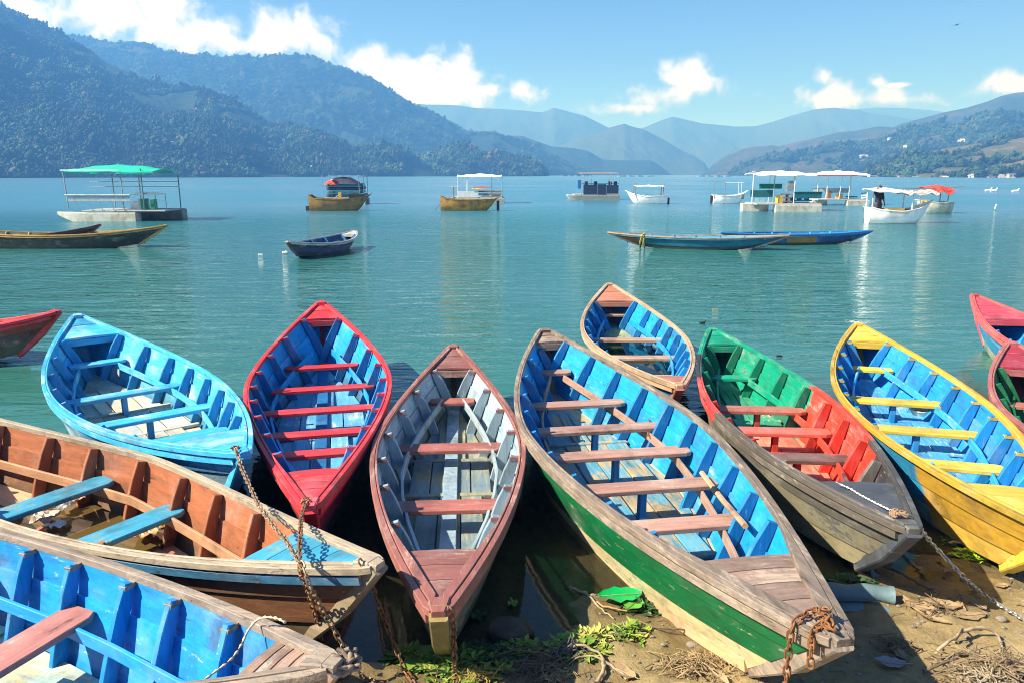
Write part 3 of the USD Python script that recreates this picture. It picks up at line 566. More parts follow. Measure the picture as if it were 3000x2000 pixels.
    # stringers that carry the seats
    if stringer:
        xs = np.linspace(deck_f + 0.28, deck_n - 0.02, 9)
        for side in (-1, 1):
            c = np.array([h.P(h.s_at(x, .52), .52, side, -0.120) for x in xs])
            part(t, 'seat_riser', sweep(c, rect(-0.010, 0.010, -0.035, 0.035, 0.003)), g('stringer') if 'stringer' in mats else g('rib'), smooth=35)
    # seats
    for k, x in enumerate(thwarts):
        s = h.s_of(x); z = float(RNG.normal(0, .006) + h.z0 + (h.z(s) - h.z0) * .8) - 0.205
        zb = h.zb + h.kn * max(s, 0) ** 3 + h.kf * max(-s, 0) ** 3
        v = (z - zb) / (h.z(s) - zb)
        y = float(h.P(h.s_at(x, v), v, 1, -0.03)[1])
        e = 0.05
        wd = thw * (1.0 if k else 0.95)
        c = np.array([(x + RNG.normal(0, .006), -y, z), (x, -y + e, z), (x, y - e, z), (x + RNG.normal(0, .006), y, z)])
        sec = rect(-wd / 2, wd / 2, -0.017, 0.017, 0.005)
        part(t, 'seat', sweep(c, np.array([sec * [.72, 1], sec, sec, sec * [.72, 1]])), g('seat'))
        if k in posts:
            part(t, 'seat_post', bar((x + .02, 0.0, zb + .06), (x + .02, 0, z - .018), 0.06, 0.05, (0, 1, 0)), g('rib'))
    # floor boards
    if floor:
        zf = h.zb + 0.085
        x0, x1 = deck_f + 0.35, deck_n + 0.05
        cuts = np.linspace(x0, x1, 5) + np.array([0, .07, -.05, .04, 0])
        for a in range(4):
            xa, xb = cuts[a] + .015, cuts[a + 1] - .015
            ym = min(float(h.P(h.s_at(q, .15), .15, 1, -0.05)[1]) for q in (xa, xb))
            nb = 3 if ym < .3 else 4
            ed = np.linspace(-ym, ym, nb + 1)
            for b in range(nb):
                dz = RNG.uniform(-.006, .01)
                def zz(q): 
                    s_ = h.s_of(q); return zf + dz + h.kn * max(s_, 0) ** 3 + h.kf * max(-s_, 0) ** 3
                part(t, 'floor_board', sweep([(xa, (ed[b] + ed[b + 1]) / 2, zz(xa)), ((xa + xb) / 2, (ed[b] + ed[b + 1]) / 2, zz((xa + xb) / 2)), (xb, (ed[b] + ed[b + 1]) / 2, zz(xb))], rect(-(ed[b + 1] - ed[b]) / 2 + .005, (ed[b + 1] - ed[b]) / 2 - .005, -.01, .01, .003)), g('floor'))
            if a:
                yc = float(h.P(h.s_at(cuts[a], .2), .2, 1, -0.05)[1])
                part(t, 'floor_bearer', bar((cuts[a], -yc, zz(cuts[a]) + .004), (cuts[a], yc, zz(cuts[a]) + .004), .05, .03), g('floor'))
    if keel:
        xs = np.linspace(deck_f + .1, deck_n + .1, 9)
        part(t, 'keelson', sweep([(x, 0, h.zb + .115 + h.kn * max(h.s_of(x), 0) ** 3 + h.kf * max(-h.s_of(x), 0) ** 3) for x in xs], rect(-.055, .055, -.015, .015, .004)), g('rib'))
    # decks of several planks at both ends
    for sgn, xd, npl in ((1, deck_n, planks_n), (-1, deck_f, planks_f)):
        x_end = sgn * (h.L / 2 - 0.05)
        ed = xd + (x_end - xd) * np.array([0, .30, .58, 1.0])[[0, 1, 2, 3] if npl == 3 else ([0, .5, 3] if False else [0, 2, 3])] if npl in (2, 3) else np.array([xd, x_end]) if npl == 1 else xd + (x_end - xd) * np.array([0, .2, .40, .62, 1.0])
        for a in range(len(ed) - 1):
            gap = .006 * sgn
            top = []
            for q in (ed[a] + gap, ed[a + 1] - gap):
                s_ = h.s_of(q); yy = max(float(h.w(s_)) - 0.012, .012)
                top.append([(q, yv, float(h.z(s_)) - .002 + .010 * (1 - (yv / max(yy, .02)) ** 2) + .003 * a) for yv in np.linspace(-yy, yy, 5) * sgn])
            part(t, 'deck_plank', slab(np.array(top), .022), g('deck'), smooth=30)
        s_ = h.s_of(xd); yy = float(h.w(s_)) - .03
        part(t, 'deck_beam', bar((xd + sgn * .02, -yy, float(h.z(s_)) - .055), (xd + sgn * .02, yy, float(h.z(s_)) - .055), .035, .07), g('deck'))
    # stem posts
    for sgn in (1, -1):
        a = h.P(sgn, 0, 1); b = h.P(sgn, 1, 1)
        a = np.array([a[0] - sgn * .02, 0, a[2] - .012]); b = np.array([b[0], 0, b[2] + .012])
        m_ = (a + b) / 2 + [sgn * .035, 0, -.01]
        sp = part(t, 'stem', sweep([a, m_, b], rect(-.042, .042, -.03, .045, .008), (1 * sgn, 0, .3)), g('stem') if 'stem' in mats else g('deck'), smooth=40)
        part(sp, 'stem_head', sweep([(b[0] - sgn * .10, 0, b[2] + .002), (b[0] - sgn * .05, 0, b[2] + .010), (b[0] + sgn * .022, 0, b[2] + .006)], np.array([rect(-q, q, -.03, .008, .006) for q in (.052, .046, .03)])), g('gun') if not isinstance(g('gun'), tuple) else g('gun')[1], smooth=40)
    return t
def to_local(key, px, py, z):
    x, y, yaw = FIT[key][:3]; p = at_z(px * K, py * K, z); d = p[:2] - [x, y]
    return float(d[0] * math.cos(yaw) + d[1] * math.sin(yaw))
def fitted(key, **kw):
    x, y, yaw, L, W, z0, sf, sn, pw, sk, t = FIT[key]
    return Hull(L - .07, W - .055, z0, sf, sn, pw, sk, max(t - .022, .024), **kw), (x, y, 0), yaw      # the outer edge of the gunwale was measured

def W2(name, out, inn, **kw): return wood(name, out, inner=inn, **kw)
w_blue = wood('blue_paint', BLUE, wear=.22, bare=(.40, .40, .36), grain='z')
w_navy = wood('blue_paint_floor', [(-3.2, (.05, .26, .42))], wear=.62, bare=(.46, .38, .26))
w_lblue = wood('sky_blue_paint', LBLUE, wear=.22, bare=(.5, .55, .55), fading=.35)
w_lblue_y = wood('sky_blue_paint_seat', LBLUE, wear=.3, bare=(.5, .55, .55), grain='y', fading=.35)
w_lfloor = wood('pale_floor', (.50, .46, .36), wear=.45, bare=(.25, .38, .48), tone=.2)
w_blue_in = lambda n, out, **kw: W2(n, out, BLUE, **kw)
group_near = None
# the pale blue boat at left
h, loc, yaw = fitted('B')
rowboat('B', 'rowing_boat', 'sky-blue rowing boat with blue seats and a pale cream floor, left of the red boat', h, loc, yaw,
        dict(out=[W2('blue_boat_lower', (.50, .55, .50), LBLUE, wear=.35, dirt=.6, fading=.3), W2('blue_boat_middle', (.20, .36, .48), LBLUE, wear=.35, bare=(.4, .42, .4), fading=.4), W2('blue_boat_upper', (.03, .20, .42), LBLUE, wear=.22, bare=(.5, .55, .55), fading=.35)], rib=wood('blue_boat_rib', (.02, .25, .52), wear=.15, grain='z'), gun=w_lblue, seat=w_lblue_y, deck=w_lblue_y, floor=w_lfloor, stringer=w_lblue),
        thwarts=[to_local('B', *q, .32) for q in ((235, 838), (276, 890), (335, 942), (430, 985))], posts=(1, 2), deck_n=to_local('B', 448, 996, .55), deck_f=to_local('B', 210, 763, .66))
# red gunwales
w_red = wood('red_paint', RED, wear=.16, bare=(.35, .2, .16)); w_red_y = wood('red_paint_seat', RED, wear=.16, bare=(.3, .17, .13), grain='y')
h, loc, yaw = fitted('C')
rowboat('C', 'rowing_boat', 'blue rowing boat with bright red gunwales, six red seats and red end decks', h, loc, yaw,
        dict(out=[w_blue_in('red_boat_lower', (.02, .06, .11), wear=.3, dirt=.7), w_blue_in('red_boat_middle', [(-3.2, (.015, .10, .22)), (1.6, (.22, .03, .05))], wear=.25), w_blue_in('red_boat_upper', [(-3.2, (.015, .10, .24)), (1.3, RED)], wear=.2)], rib=wood('red_boat_rib', (.012, .14, .36), wear=.12, grain='z'), ribcap=w_red, gun=w_red, seat=w_red_y, deck=w_red_y, floor=wood('red_boat_floor', (.09, .33, .55), wear=.4, bare=(.40, .50, .52)), stringer=w_blue),
        thwarts=[to_local('C', *q, .30) for q in ((733, 797), (731, 847), (728, 885), (726, 930), (720, 981), (716, 1033))], deck_n=to_local('C', 703, 1078, .50), deck_f=to_local('C', 729, 728, .74), planks_n=4, keel=True, thw=.14, ribhang=.01)
# grey boat with rose gunwales
w_rose = wood('rose_weathered_wood', ROSE, wear=.42, bare=(.34, .22, .17)); w_rose_y = wood('rose_weathered_seat', (.33, .11, .09), wear=.42, bare=(.34, .24, .19), grain='y')
w_mar = wood('maroon_deck', (.24, .095, .08), wear=.45, bare=(.31, .21, .165), grain='y', bump=.8)
w_grey = wood('grey_blue_paint', (.24, .33, .39), wear=.25, bare=(.5, .5, .45), grain='z')
h, loc, yaw = fitted('D', rn=.42)
rowboat('D', 'rowing_boat', 'grey-blue rowing boat with worn maroon gunwales and end decks, just right of the red boat', h, loc, yaw,
        dict(out=[W2('grey_boat_lower', (.10, .10, .07), (.25, .34, .40), wear=.4, dirt=.7), W2('grey_boat_middle', (.16, .16, .12), (.27, .37, .43), wear=.35, bare=(.55, .56, .54)), W2('grey_boat_upper', (.20, .10, .09), (.30, .40, .46), wear=.35, bare=(.55, .58, .57), fading=.4)], rib=w_grey, ribcap=w_rose, gun=w_rose, seat=w_rose_y, deck=w_mar, floor=wood('grey_boat_floor', (.15, .21, .235), wear=.6, bare=(.26, .24, .15)), stringer=wood('grey_riser', (.32, .40, .44), wear=.3), stem=wood('grey_boat_stem', (.22, .17, .06), wear=.4)),
        thwarts=[to_local('D', *q, .31) for q in ((1042, 914), (1035, 1005), (1022, 1138))], deck_n=to_local('D', 1010, 1253, .50), deck_f=to_local('D', 1037, 838, .56), margin=.035, keel=True, ribs=.52)
# the large blue boat with the green hull
w_bare = wood('bare_gunwale_wood', (.20, .155, .12), wear=.55, bare=(.27, .215, .17), bump=1.0, tone=.5); w_seatp = wood('pink_brown_seat', (.36, .20, .155), wear=.42, bare=(.38, .29, .23), grain='y')
w_deckb = wood('bare_deck_wood', (.26, .175, .135), wear=.5, bare=(.36, .27, .21), grain='y', bump=.9)
w_bluer = wood('blue_rib', (.010, .185, .45), wear=.16, bare=(.35, .35, .3), grain='z')
w_floor = wood('worn_floor', (.09, .31, .44), wear=.62, bare=(.36, .28, .17))
h, loc, yaw = fitted('E', kn=.16, rn=.60)
rowboat('E', 'rowing_boat', 'largest rowing boat, blue inside, green and cream hull, bow drawn up on the mud', h, loc, yaw,
        dict(out=[w_blue_in('green_boat_lower', (.52, .44, .24), wear=.42, bare=(.16, .26, .12), fading=.2), w_blue_in('green_boat_middle', [(-3.2, (.02, .14, .05)), (0.2, GREEN)], wear=.28, bare=(.42, .40, .24)), w_blue_in('green_boat_upper', (0.0, .115, .035), wear=.18, bare=(.3, .25, .12), fading=.05)], rib=w_bluer, gun=w_bare, seat=w_seatp, deck=w_deckb, floor=w_floor, stringer=wood('brown_riser', (.36, .22, .16), wear=.4), stem=w_bare),
        thwarts=[to_local('E', *q, .38) for q in ((1277, 858), (1316, 917), (1350, 965), (1400, 1021), (1470, 1093), (1560, 1182))], posts=(2, 3, 4), deck_n=to_local('E', 1728, 1275, .58), deck_f=to_local('E', 1270, 790, .64), planks_n=4, thw=.16, margin=.05, ribs=.46)
# chine strip of new timber on the green boat
BE = BOATS['E']
for side in (-1, 1):
    part(BE[0], 'chine_strip', sweep(h.P(STN, 0 * STN, side, .022) + [0, 0, .02], rect(-.014, .014, -.035, .035, .004)), wood('new_timber' if side < 0 else 'new_timber_far', (.56, .36, .19), wear=.3, bare=(.5, .36, .22)), smooth=35)
# blue boat behind
w_tan = wood('tan_gunwale', (.42, .28, .17), wear=.35, bare=(.42, .32, .24)); w_tan_y = wood('tan_seat', (.40, .24, .155), wear=.4, bare=(.42, .34, .25), grain='y')
h, loc, yaw = fitted('F')
rowboat('F', 'rowing_boat', 'blue rowing boat with tan gunwales and water inside, farthest out of the moored row', h, loc, yaw,
        dict(out=[w_blue_in('far_blue_lower', (.10, .16, .10), wear=.3, dirt=.7), w_blue_in('far_blue_middle', (.02, .16, .30), wear=.3), w_blue_in('far_blue_upper', (.02, .18, .38), wear=.3)], rib=w_bluer, gun=w_tan, seat=w_tan_y, deck=wood('red_brown_deck', (.38, .15, .09), wear=.3, grain='y'), floor=wood('wet_floor', (.10, .30, .34), wear=.55, bare=(.30, .30, .14)), stringer=w_blue),
        thwarts=[to_local('F', *q, .30) for q in ((1415, 724), (1437, 766), (1475, 804), (1515, 848))], deck_f=to_local('F', 1408, 681, .6), deck_n=2.15)
# green, red and black boat
ZG = [(-3.2, TEAL), (-.42, (.62, .045, .022)), (1.28, BLACKW)]
w_three = wood('green_red_black_paint', ZG, wear=.2, bare=(.26, .24, .2), edge=.35); w_three_y = wood('green_red_black_seat', [(-3.2, TEAL), (-.75, (.30, .10, .07)), (-.2, (.55, .10, .07)), (.75, (.16, .09, .08))], wear=.3, bare=(.12, .10, .09), grain='y', edge=.25)
w_three_g = wood('green_red_black_gunwale', [(-3.2, TEAL), (-1.6, BLACKW), (-.72, (.5, .05, .04)), (.35, (.10, .085, .07))], wear=.35, bare=(.30, .23, .17), edge=.15)
w_char = wood('charred_deck', (.055, .062, .075), wear=.3, bare=(.22, .18, .15), grain='y', bump=.9)
h, loc, yaw = fitted('G', kn=.15)
rowboat('G', 'rowing_boat', 'rowing boat painted green, red and black inside with a bare dark near deck', h, loc, yaw,
        dict(out=[W2('black_boat_lower', (.30, .26, .16), ZG, wear=.45, bare=(.12, .11, .08), edge=.35), W2('black_boat_middle', (.20, .18, .12), ZG, wear=.45, bare=(.08, .08, .07), edge=.35), W2('black_boat_upper', [(-3.2, (.03, .03, .03)), (-.8, (.35, .05, .04)), (.2, (.09, .085, .07))], ZG, wear=.4, bare=(.22, .19, .14), edge=.35)], rib=wood('three_colour_rib', [(-3.2, (0, .17, .10)), (-.42, (.45, .03, .018)), (1.28, (.12, .11, .10))], wear=.2, grain='z'), gun=(w_three_g, wood('green_red_black_gunwale_right', [(-3.2, TEAL), (-.5, (.5, .05, .03)), (1.0, (.07, .065, .06))], wear=.3, bare=(.28, .22, .17), edge=.15)), seat=w_three_y, deck=wood('green_and_dark_deck', [(-3.2, TEAL), (0, (.055, .062, .075))], wear=.28, bare=(.2, .17, .14), grain='y', bump=.9), floor=wood('three_colour_floor', [(-3.2, (.04, .28, .17)), (-.3, (.55, .19, .12)), (1.2, (.2, .16, .12))], wear=.35, bare=(.45, .36, .2)), stringer=w_three, stem=w_char),
        thwarts=[to_local('G', *q, .31) for q in ((1672, 857), (1735, 926), (1795, 975), (1845, 1035))], posts=(1, 2, 3), deck_n=to_local('G', 1958, 1110, .50), deck_f=to_local('G', 1662, 788, .52), planks_n=1, ribs=.5)
# yellow boat
w_yel = wood('yellow_paint', YEL, wear=.2, bare=(.36, .27, .14)); w_yel_y = wood('yellow_paint_seat', (.60, .42, .05), wear=.16, bare=(.4, .3, .16), grain='y')
h, loc, yaw = fitted('H', kn=.15)
ZB = (0.012, .235, .62); XH = to_local('H', 2176, 1118, .3)
rowboat('H', 'rowing_boat', 'blue rowing boat with yellow gunwales, yellow seats and a half yellow hull', h, loc, yaw,
        dict(out=[W2('yellow_boat_lower', [(-3.2, (.10, .36, .42)), (XH, (.58, .37, .06))], ZB, wear=.3, bare=(.45, .36, .2)), W2('yellow_boat_middle', [(-3.2, (.02, .26, .52)), (XH, (.48, .28, .03))], ZB, wear=.18, bare=(.4, .3, .16)), W2('yellow_boat_upper', [(-3.2, (.02, .22, .42)), (XH, (.48, .28, .03))], ZB, wear=.22, bare=(.35, .26, .12), fading=.05)], rib=wood('clear_blue_rib', (.012, .20, .48), wear=.12, grain='z'), ribcap=w_yel, gun=w_yel, seat=w_yel_y, deck=w_yel_y, floor=wood('clear_blue_floor', (.06, .30, .58), wear=.34, bare=(.45, .55, .55)), stringer=w_lblue),
        thwarts=[to_local('H', *q, .31) for q in ((1995, 845), (2045, 906), (2118, 970), (2200, 1052))], posts=(1, 2), rail=False, deck_n=to_local('H', 2340, 1112, .52), deck_f=to_local('H', 1980, 777, .58))
# two boats cut off at the right edge
w_pink = wood('pink_red_paint', (.55, .06, .09), wear=.2, bare=(.4, .25, .2), grain='y'); w_pinkx = wood('pink_red_gunwale', (.48, .09, .085), wear=.3, bare=(.36, .24, .19))
h, loc, yaw = fitted('I')
rowboat('I', 'rowing_boat', 'blue rowing boat with a pink-red bow deck, upper of the two at the right edge', h, loc, yaw,
        dict(out=[w_blue_in('pink_boat_lower', (.50, .50, .36), wear=.3, dirt=.4), w_blue_in('pink_boat_middle', (.03, .24, .42), wear=.2), w_blue_in('pink_boat_upper', (.03, .25, .44), wear=.2)], rib=w_bluer, gun=w_pinkx, seat=w_pink, deck=w_pink, floor=w_navy, stringer=w_lblue), thwarts=[-1.1, -.2, .7, 1.5], deck_f=to_local('I', 2320, 716, .62))
w_dgreen = wood('dark_green_paint', (.0, .13, .045), wear=.2, bare=(.1, .14, .08), grain='z')
h, loc, yaw = fitted('J')
rowboat('J', 'rowing_boat', 'rowing boat dark green inside with maroon gunwales, at the right edge', h, loc, yaw,
        dict(out=[W2('maroon_boat_lower', (.05, .10, .05), (.0, .15, .05), wear=.3, dirt=.5), W2('maroon_boat_middle', (.0, .13, .05), (.0, .16, .05), wear=.25), W2('maroon_boat_upper', (.0, .14, .05), (.0, .17, .055), wear=.2)], rib=w_dgreen, gun=wood('maroon_gunwale', (.34, .11, .10), wear=.3, bare=(.4, .25, .2)), seat=w_rose_y, deck=wood('maroon_bow_deck', (.30, .03, .05), wear=.2, grain='y'), floor=w_dgreen), thwarts=[-.95, -.25, .5, 1.2], deck_f=to_local('J', 2352, 830, .56))
# orange-brown boat
w_or = wood('orange_brown_paint', (.31, .105, .045), wear=.22, bare=(.45, .27, .15), grain='z'); w_pale = wood('pale_gunwale', (.38, .31, .225), wear=.5, bare=(.28, .215, .155), tone=.45, bump=.9)
w_turq = wood('worn_turquoise_seat', (.04, .27, .42), wear=.4, bare=(.17, .22, .15), grain='y', bump=.8)
h, loc, yaw = fitted('K')
ORI = (.34, .115, .05)
rowboat('K', 'rowing_boat', 'orange-brown rowing boat with worn turquoise seats and bow deck', h, loc, yaw,
        dict(out=[W2('brown_boat_lower', (.16, .11, .07), ORI, wear=.4, dirt=.8), W2('brown_boat_middle', (.22, .10, .05), ORI, wear=.3, bare=(.4, .2, .1), dirt=.4), W2('brown_boat_upper', (.19, .09, .045), ORI, wear=.25, bare=(.42, .2, .1))], rib=w_or, gun=w_pale, rail=wood('blue_rail', (.03, .13, .24), wear=.3), seat=w_turq, deck=w_turq, floor=wood('pale_brown_floor', (.50, .33, .20), wear=.4, bare=(.36, .2, .1)), stringer=wood('orange_riser', (.42, .22, .12), wear=.3), stem=wood('brown_stem', (.25, .19, .12), wear=.4)),
        thwarts=[to_local('K', -150, 1040, .31), to_local('K', 100, 1130, .31), to_local('K', 272, 1197, .31)], deck_n=to_local('K', 622, 1244, .56), planks_n=4, ribs=.48, thw=.2)
# nearest blue boat
w_bare2 = wood('grey_brown_gunwale', (.23, .185, .15), wear=.55, bare=(.27, .215, .17), bump=1.0, tone=.5); w_deckl = wood('brown_plank_deck', (.29, .19, .14), wear=.42, bare=(.38, .33, .29), grain='y', bump=.9)
h, loc, yaw = fitted('L')
BL2 = (.005, .265, .66)
rowboat('L', 'rowing_boat', 'bright blue rowing boat with pink seat and bare brown bow deck, bottom left', h, loc, yaw,
        dict(out=[W2('near_boat_lower', (.02, .12, .3), BL2, wear=.25, bare=(.30, .42, .50)), W2('near_boat_middle', (.02, .12, .3), BL2, wear=.24, bare=(.30, .42, .50)), W2('near_boat_upper', (.02, .12, .3), BL2, wear=.22, bare=(.30, .42, .50))], rib=wood('bright_blue_rib', (.008, .22, .54), wear=.2, bare=(.6, .55, .5), grain='z'), ribcap=w_bare2, gun=w_bare2, seat=wood('pink_seat', (.42, .17, .15), wear=.3, bare=(.42, .28, .24), grain='y'), deck=w_deckl, floor=wood('cream_blue_floor', (.38, .52, .50), wear=.62, bare=(.50, .44, .28)), stringer=wood('bright_blue_riser', (.012, .24, .66), wear=.25, bare=(.5, .5, .4))),
        thwarts=[-1.0, .05, to_local('L', 60, 1462, .31)], deck_n=to_local('L', 660, 1500, .55), planks_n=4, ribs=.42, thw=.2)
# boats lying farther out
def plain(name, out, inn, wear=.3, **kw): return [W2(f'{name}_{q}', c, inn, wear=wear, dirt=.6 if q == 'lower' else 0, **kw) for q, c in zip(('lower', 'middle', 'upper'), out if isinstance(out, list) and isinstance(out[0], (tuple, list)) and len(out) == 3 else [out] * 3)]
def canoe(key, label, tip, tipz, yaw, L, W, mats, end=1, z0=.36, sh=.34, rake=.85, cat='canoe', tip2=None, **kw):
    """placed so that its end (+1 or -1) lies under the given picture point"""
    h = Hull(L, W, z0, sh, sh, 2.0, 0, .05, rn=rake, rf=rake, kn=.15, kf=.15)
    p = at_z(tip[0] * K, tip[1] * K, tipz)
    if tip2:
        p2 = at_z(tip2[0] * K, tip2[1] * K, tip2[2]); d_ = (p2 - p)[:2] * -end; yaw = math.atan2(d_[1], d_[0]); L = h.L = float(np.hypot(*d_))
    c, s = math.cos(yaw), math.sin(yaw)
    loc = (p[0] - end * c * L / 2, p[1] - end * s * L / 2, 0)
    return rowboat(key, 'wooden_canoe', label, h, loc, yaw, mats, category=cat, ribs=.7, detail=False, rail=True, **kw)
w_dk = wood('dark_brown_wood', (.09, .05, .035), wear=.3, bare=(.2, .12, .09))
w_mus = wood('mustard_gunwale', (.42, .24, .05), wear=.25, bare=(.3, .2, .1))
canoe('M', 'long dark canoe with mustard gunwale, in front of the green canopy boat', (383, 518), .72, .03, 7.6, 1.3,
      dict(out=plain('dark_canoe', [(.015, .02, .012), (.02, .028, .018), (.02, .026, .016)], (.10, .09, .05)), rib=w_mus, gun=w_mus, rail=w_mus, seat=w_mus, deck=w_mus, floor=w_dk), thwarts=[-1, .6, 1.8], deck_n=2.9, rake=1.0, planks_n=2, z0=.43, sh=.29)
canoe('N', 'dark canoe lying behind the mustard one at the left edge', (231, 522), .62, .06, 6.0, 1.2, dict(out=plain('black_canoe', (.03, .03, .03), (.05, .05, .05)), rib=w_dk, gun=w_dk, seat=w_dk, deck=wood('pinkish_deck', (.28, .17, .14), wear=.4), floor=w_dk), thwarts=[-1, .5], deck_n=1.6, planks_n=1)
w_greyw = wood('pale_grey_gunwale', (.42, .42, .40), wear=.3)
canoe('O', 'small blue-grey rowing boat floating alone left of centre', (660, 556), .52, -2.28, 4.6, 1.35, dict(out=plain('small_boat', [(.03, .04, .06), (.05, .075, .14), (.035, .045, .06)], (.03, .06, .14)), rib=w_bluer, gun=w_greyw, rail=w_greyw, seat=w_bluer, deck=w_greyw, floor=w_dk, stem=w_dk), thwarts=[-1.0], deck_n=1.62, deck_f=-1.65, rake=.5, cat='rowing boat', sh=.16, tip2=(815, 527, .58), end=1, planks_n=1)
w_teal = wood('teal_blue_rail', (.02, .16, .22), wear=.3)
canoe('P', 'long teal-blue canoe with a brown left end, front one of the pair at right', (1397, 532), .50, -.04, 5.9, 1.15, dict(out=plain('teal_canoe', wear=.15, fading=.03, grime=.4, out=[[(-3.2, (.09, .035, .02)), (-1.8, (.006, .055, .06))], [(-3.2, (.13, .05, .025)), (-1.85, (.004, .11, .18))], [(-3.2, (.13, .05, .025)), (-1.9, (.004, .12, .20))]], inn=(.02, .28, .55)), rib=w_blue, gun=wood('weathered_edge', (.30, .22, .15), wear=.4), rail=w_teal, seat=w_blue, deck=wood('tan_canoe_deck', (.36, .23, .15), wear=.4), floor=w_dk), end=-1, thwarts=[-.8, .4, 1.4], sh=.09, rake=1.0, z0=.38, tip2=(1812, 542, .47))
canoe('Q', 'blue canoe with a yellow and brown middle, behind the teal one at right', (2003, 531), .42, .0, 5.2, 1.1, dict(out=plain('blue_yellow_canoe', [(.02, .045, .035), [(-3.2, (.006, .07, .2)), (-.6, (.20, .13, .03)), (.5, (.01, .055, .17))], [(-3.2, (.006, .08, .24)), (-.6, (.22, .15, .03)), (.5, (.008, .075, .25))]], (.02, .26, .6)), rib=w_blue, gun=wood('blue_edge', (.03, .20, .45), wear=.25), seat=w_blue, deck=w_blue, floor=w_dk), thwarts=[-.6, .8], sh=.07, rake=.8, tip2=(1655, 536, .40))
canoe('A', 'dark red boat whose bow enters at the left edge above the orange-brown boat', (133, 714), .66, .07, 5.4, 1.25, dict(out=plain('dark_red_boat', [(.10, .10, .06), (.10, .04, .03), (.26, .05, .035)], (.3, .1, .05)), rib=w_red, gun=w_red, rail=w_red, seat=w_red_y, deck=w_red_y, floor=w_dk), thwarts=[0, 1.2], deck_n=1.9, cat='rowing boat', rake=.55, sh=.28)


# ------------------------------------------------------------------ covered boats moored out on the lake
m_wht = simple('white_hull_paint', (.80, .79, .76), .45, .1, 3.0, col2=(.70, .68, .62)); m_whtd = simple('stained_white_hull', (.50, .50, .44), .6, .3, 2.0, col2=(.30, .29, .20))
m_can_w = simple('white_tarp', (.78, .78, .78), .6, .05, 2.0); m_can_g = simple('green_tarp', (.01, .42, .28), .55, .2, 2.0); m_can_r = simple('red_tarp', (.62, .05, .03), .6, .2, 2.0); m_can_gr = simple('grey_mottled_tarp', (.42, .40, .38), .7, .4, 9.0, col2=(.15, .13, .12))
m_pole = simple('grey_pole', (.22, .24, .26), .5); m_polew = simple('pale_pole', (.55, .56, .56), .5); m_polet = simple('teal_pole', (.04, .14, .14), .5); m_poleb = simple('brown_pole', (.20, .13, .07), .7)
m_tealp = simple('dark_teal_panel', (.01, .10, .11), .5, .3); m_grnp = simple('green_panel', (.0, .16, .075), .5, .3); m_yelp = simple('mustard_panel', (.48, .29, .04), .6, .2); m_navy = simple('navy_panel', (.010, .022, .055), .6, .5, 5.0); m_gryp = simple('grey_panel', (.34, .36, .37), .6, .3, 5.0)
m_rust = simple('rusty_yellow_hull', (.36, .20, .03), .7, .4, 3.0, col2=(.16, .08, .025)); m_brnh = simple('yellow_brown_hull', (.24, .14, .03), .7, .3, 2.0, col2=(.15, .085, .025)); m_blk = simple('black_rubber', (.012, .012, .013), .6); m_blus = simple('blue_plastic_seat', (.03, .16, .24), .4, .3)
m_pink = simple('pink_white_tarp', (.62, .36, .34), .6, .25, 2.5, col2=(.72, .60, .58)); m_deckg = simple('grey_deck', (.30, .32, .31), .7, .2); m_brch = simple('brown_chair', (.20, .11, .05), .7)
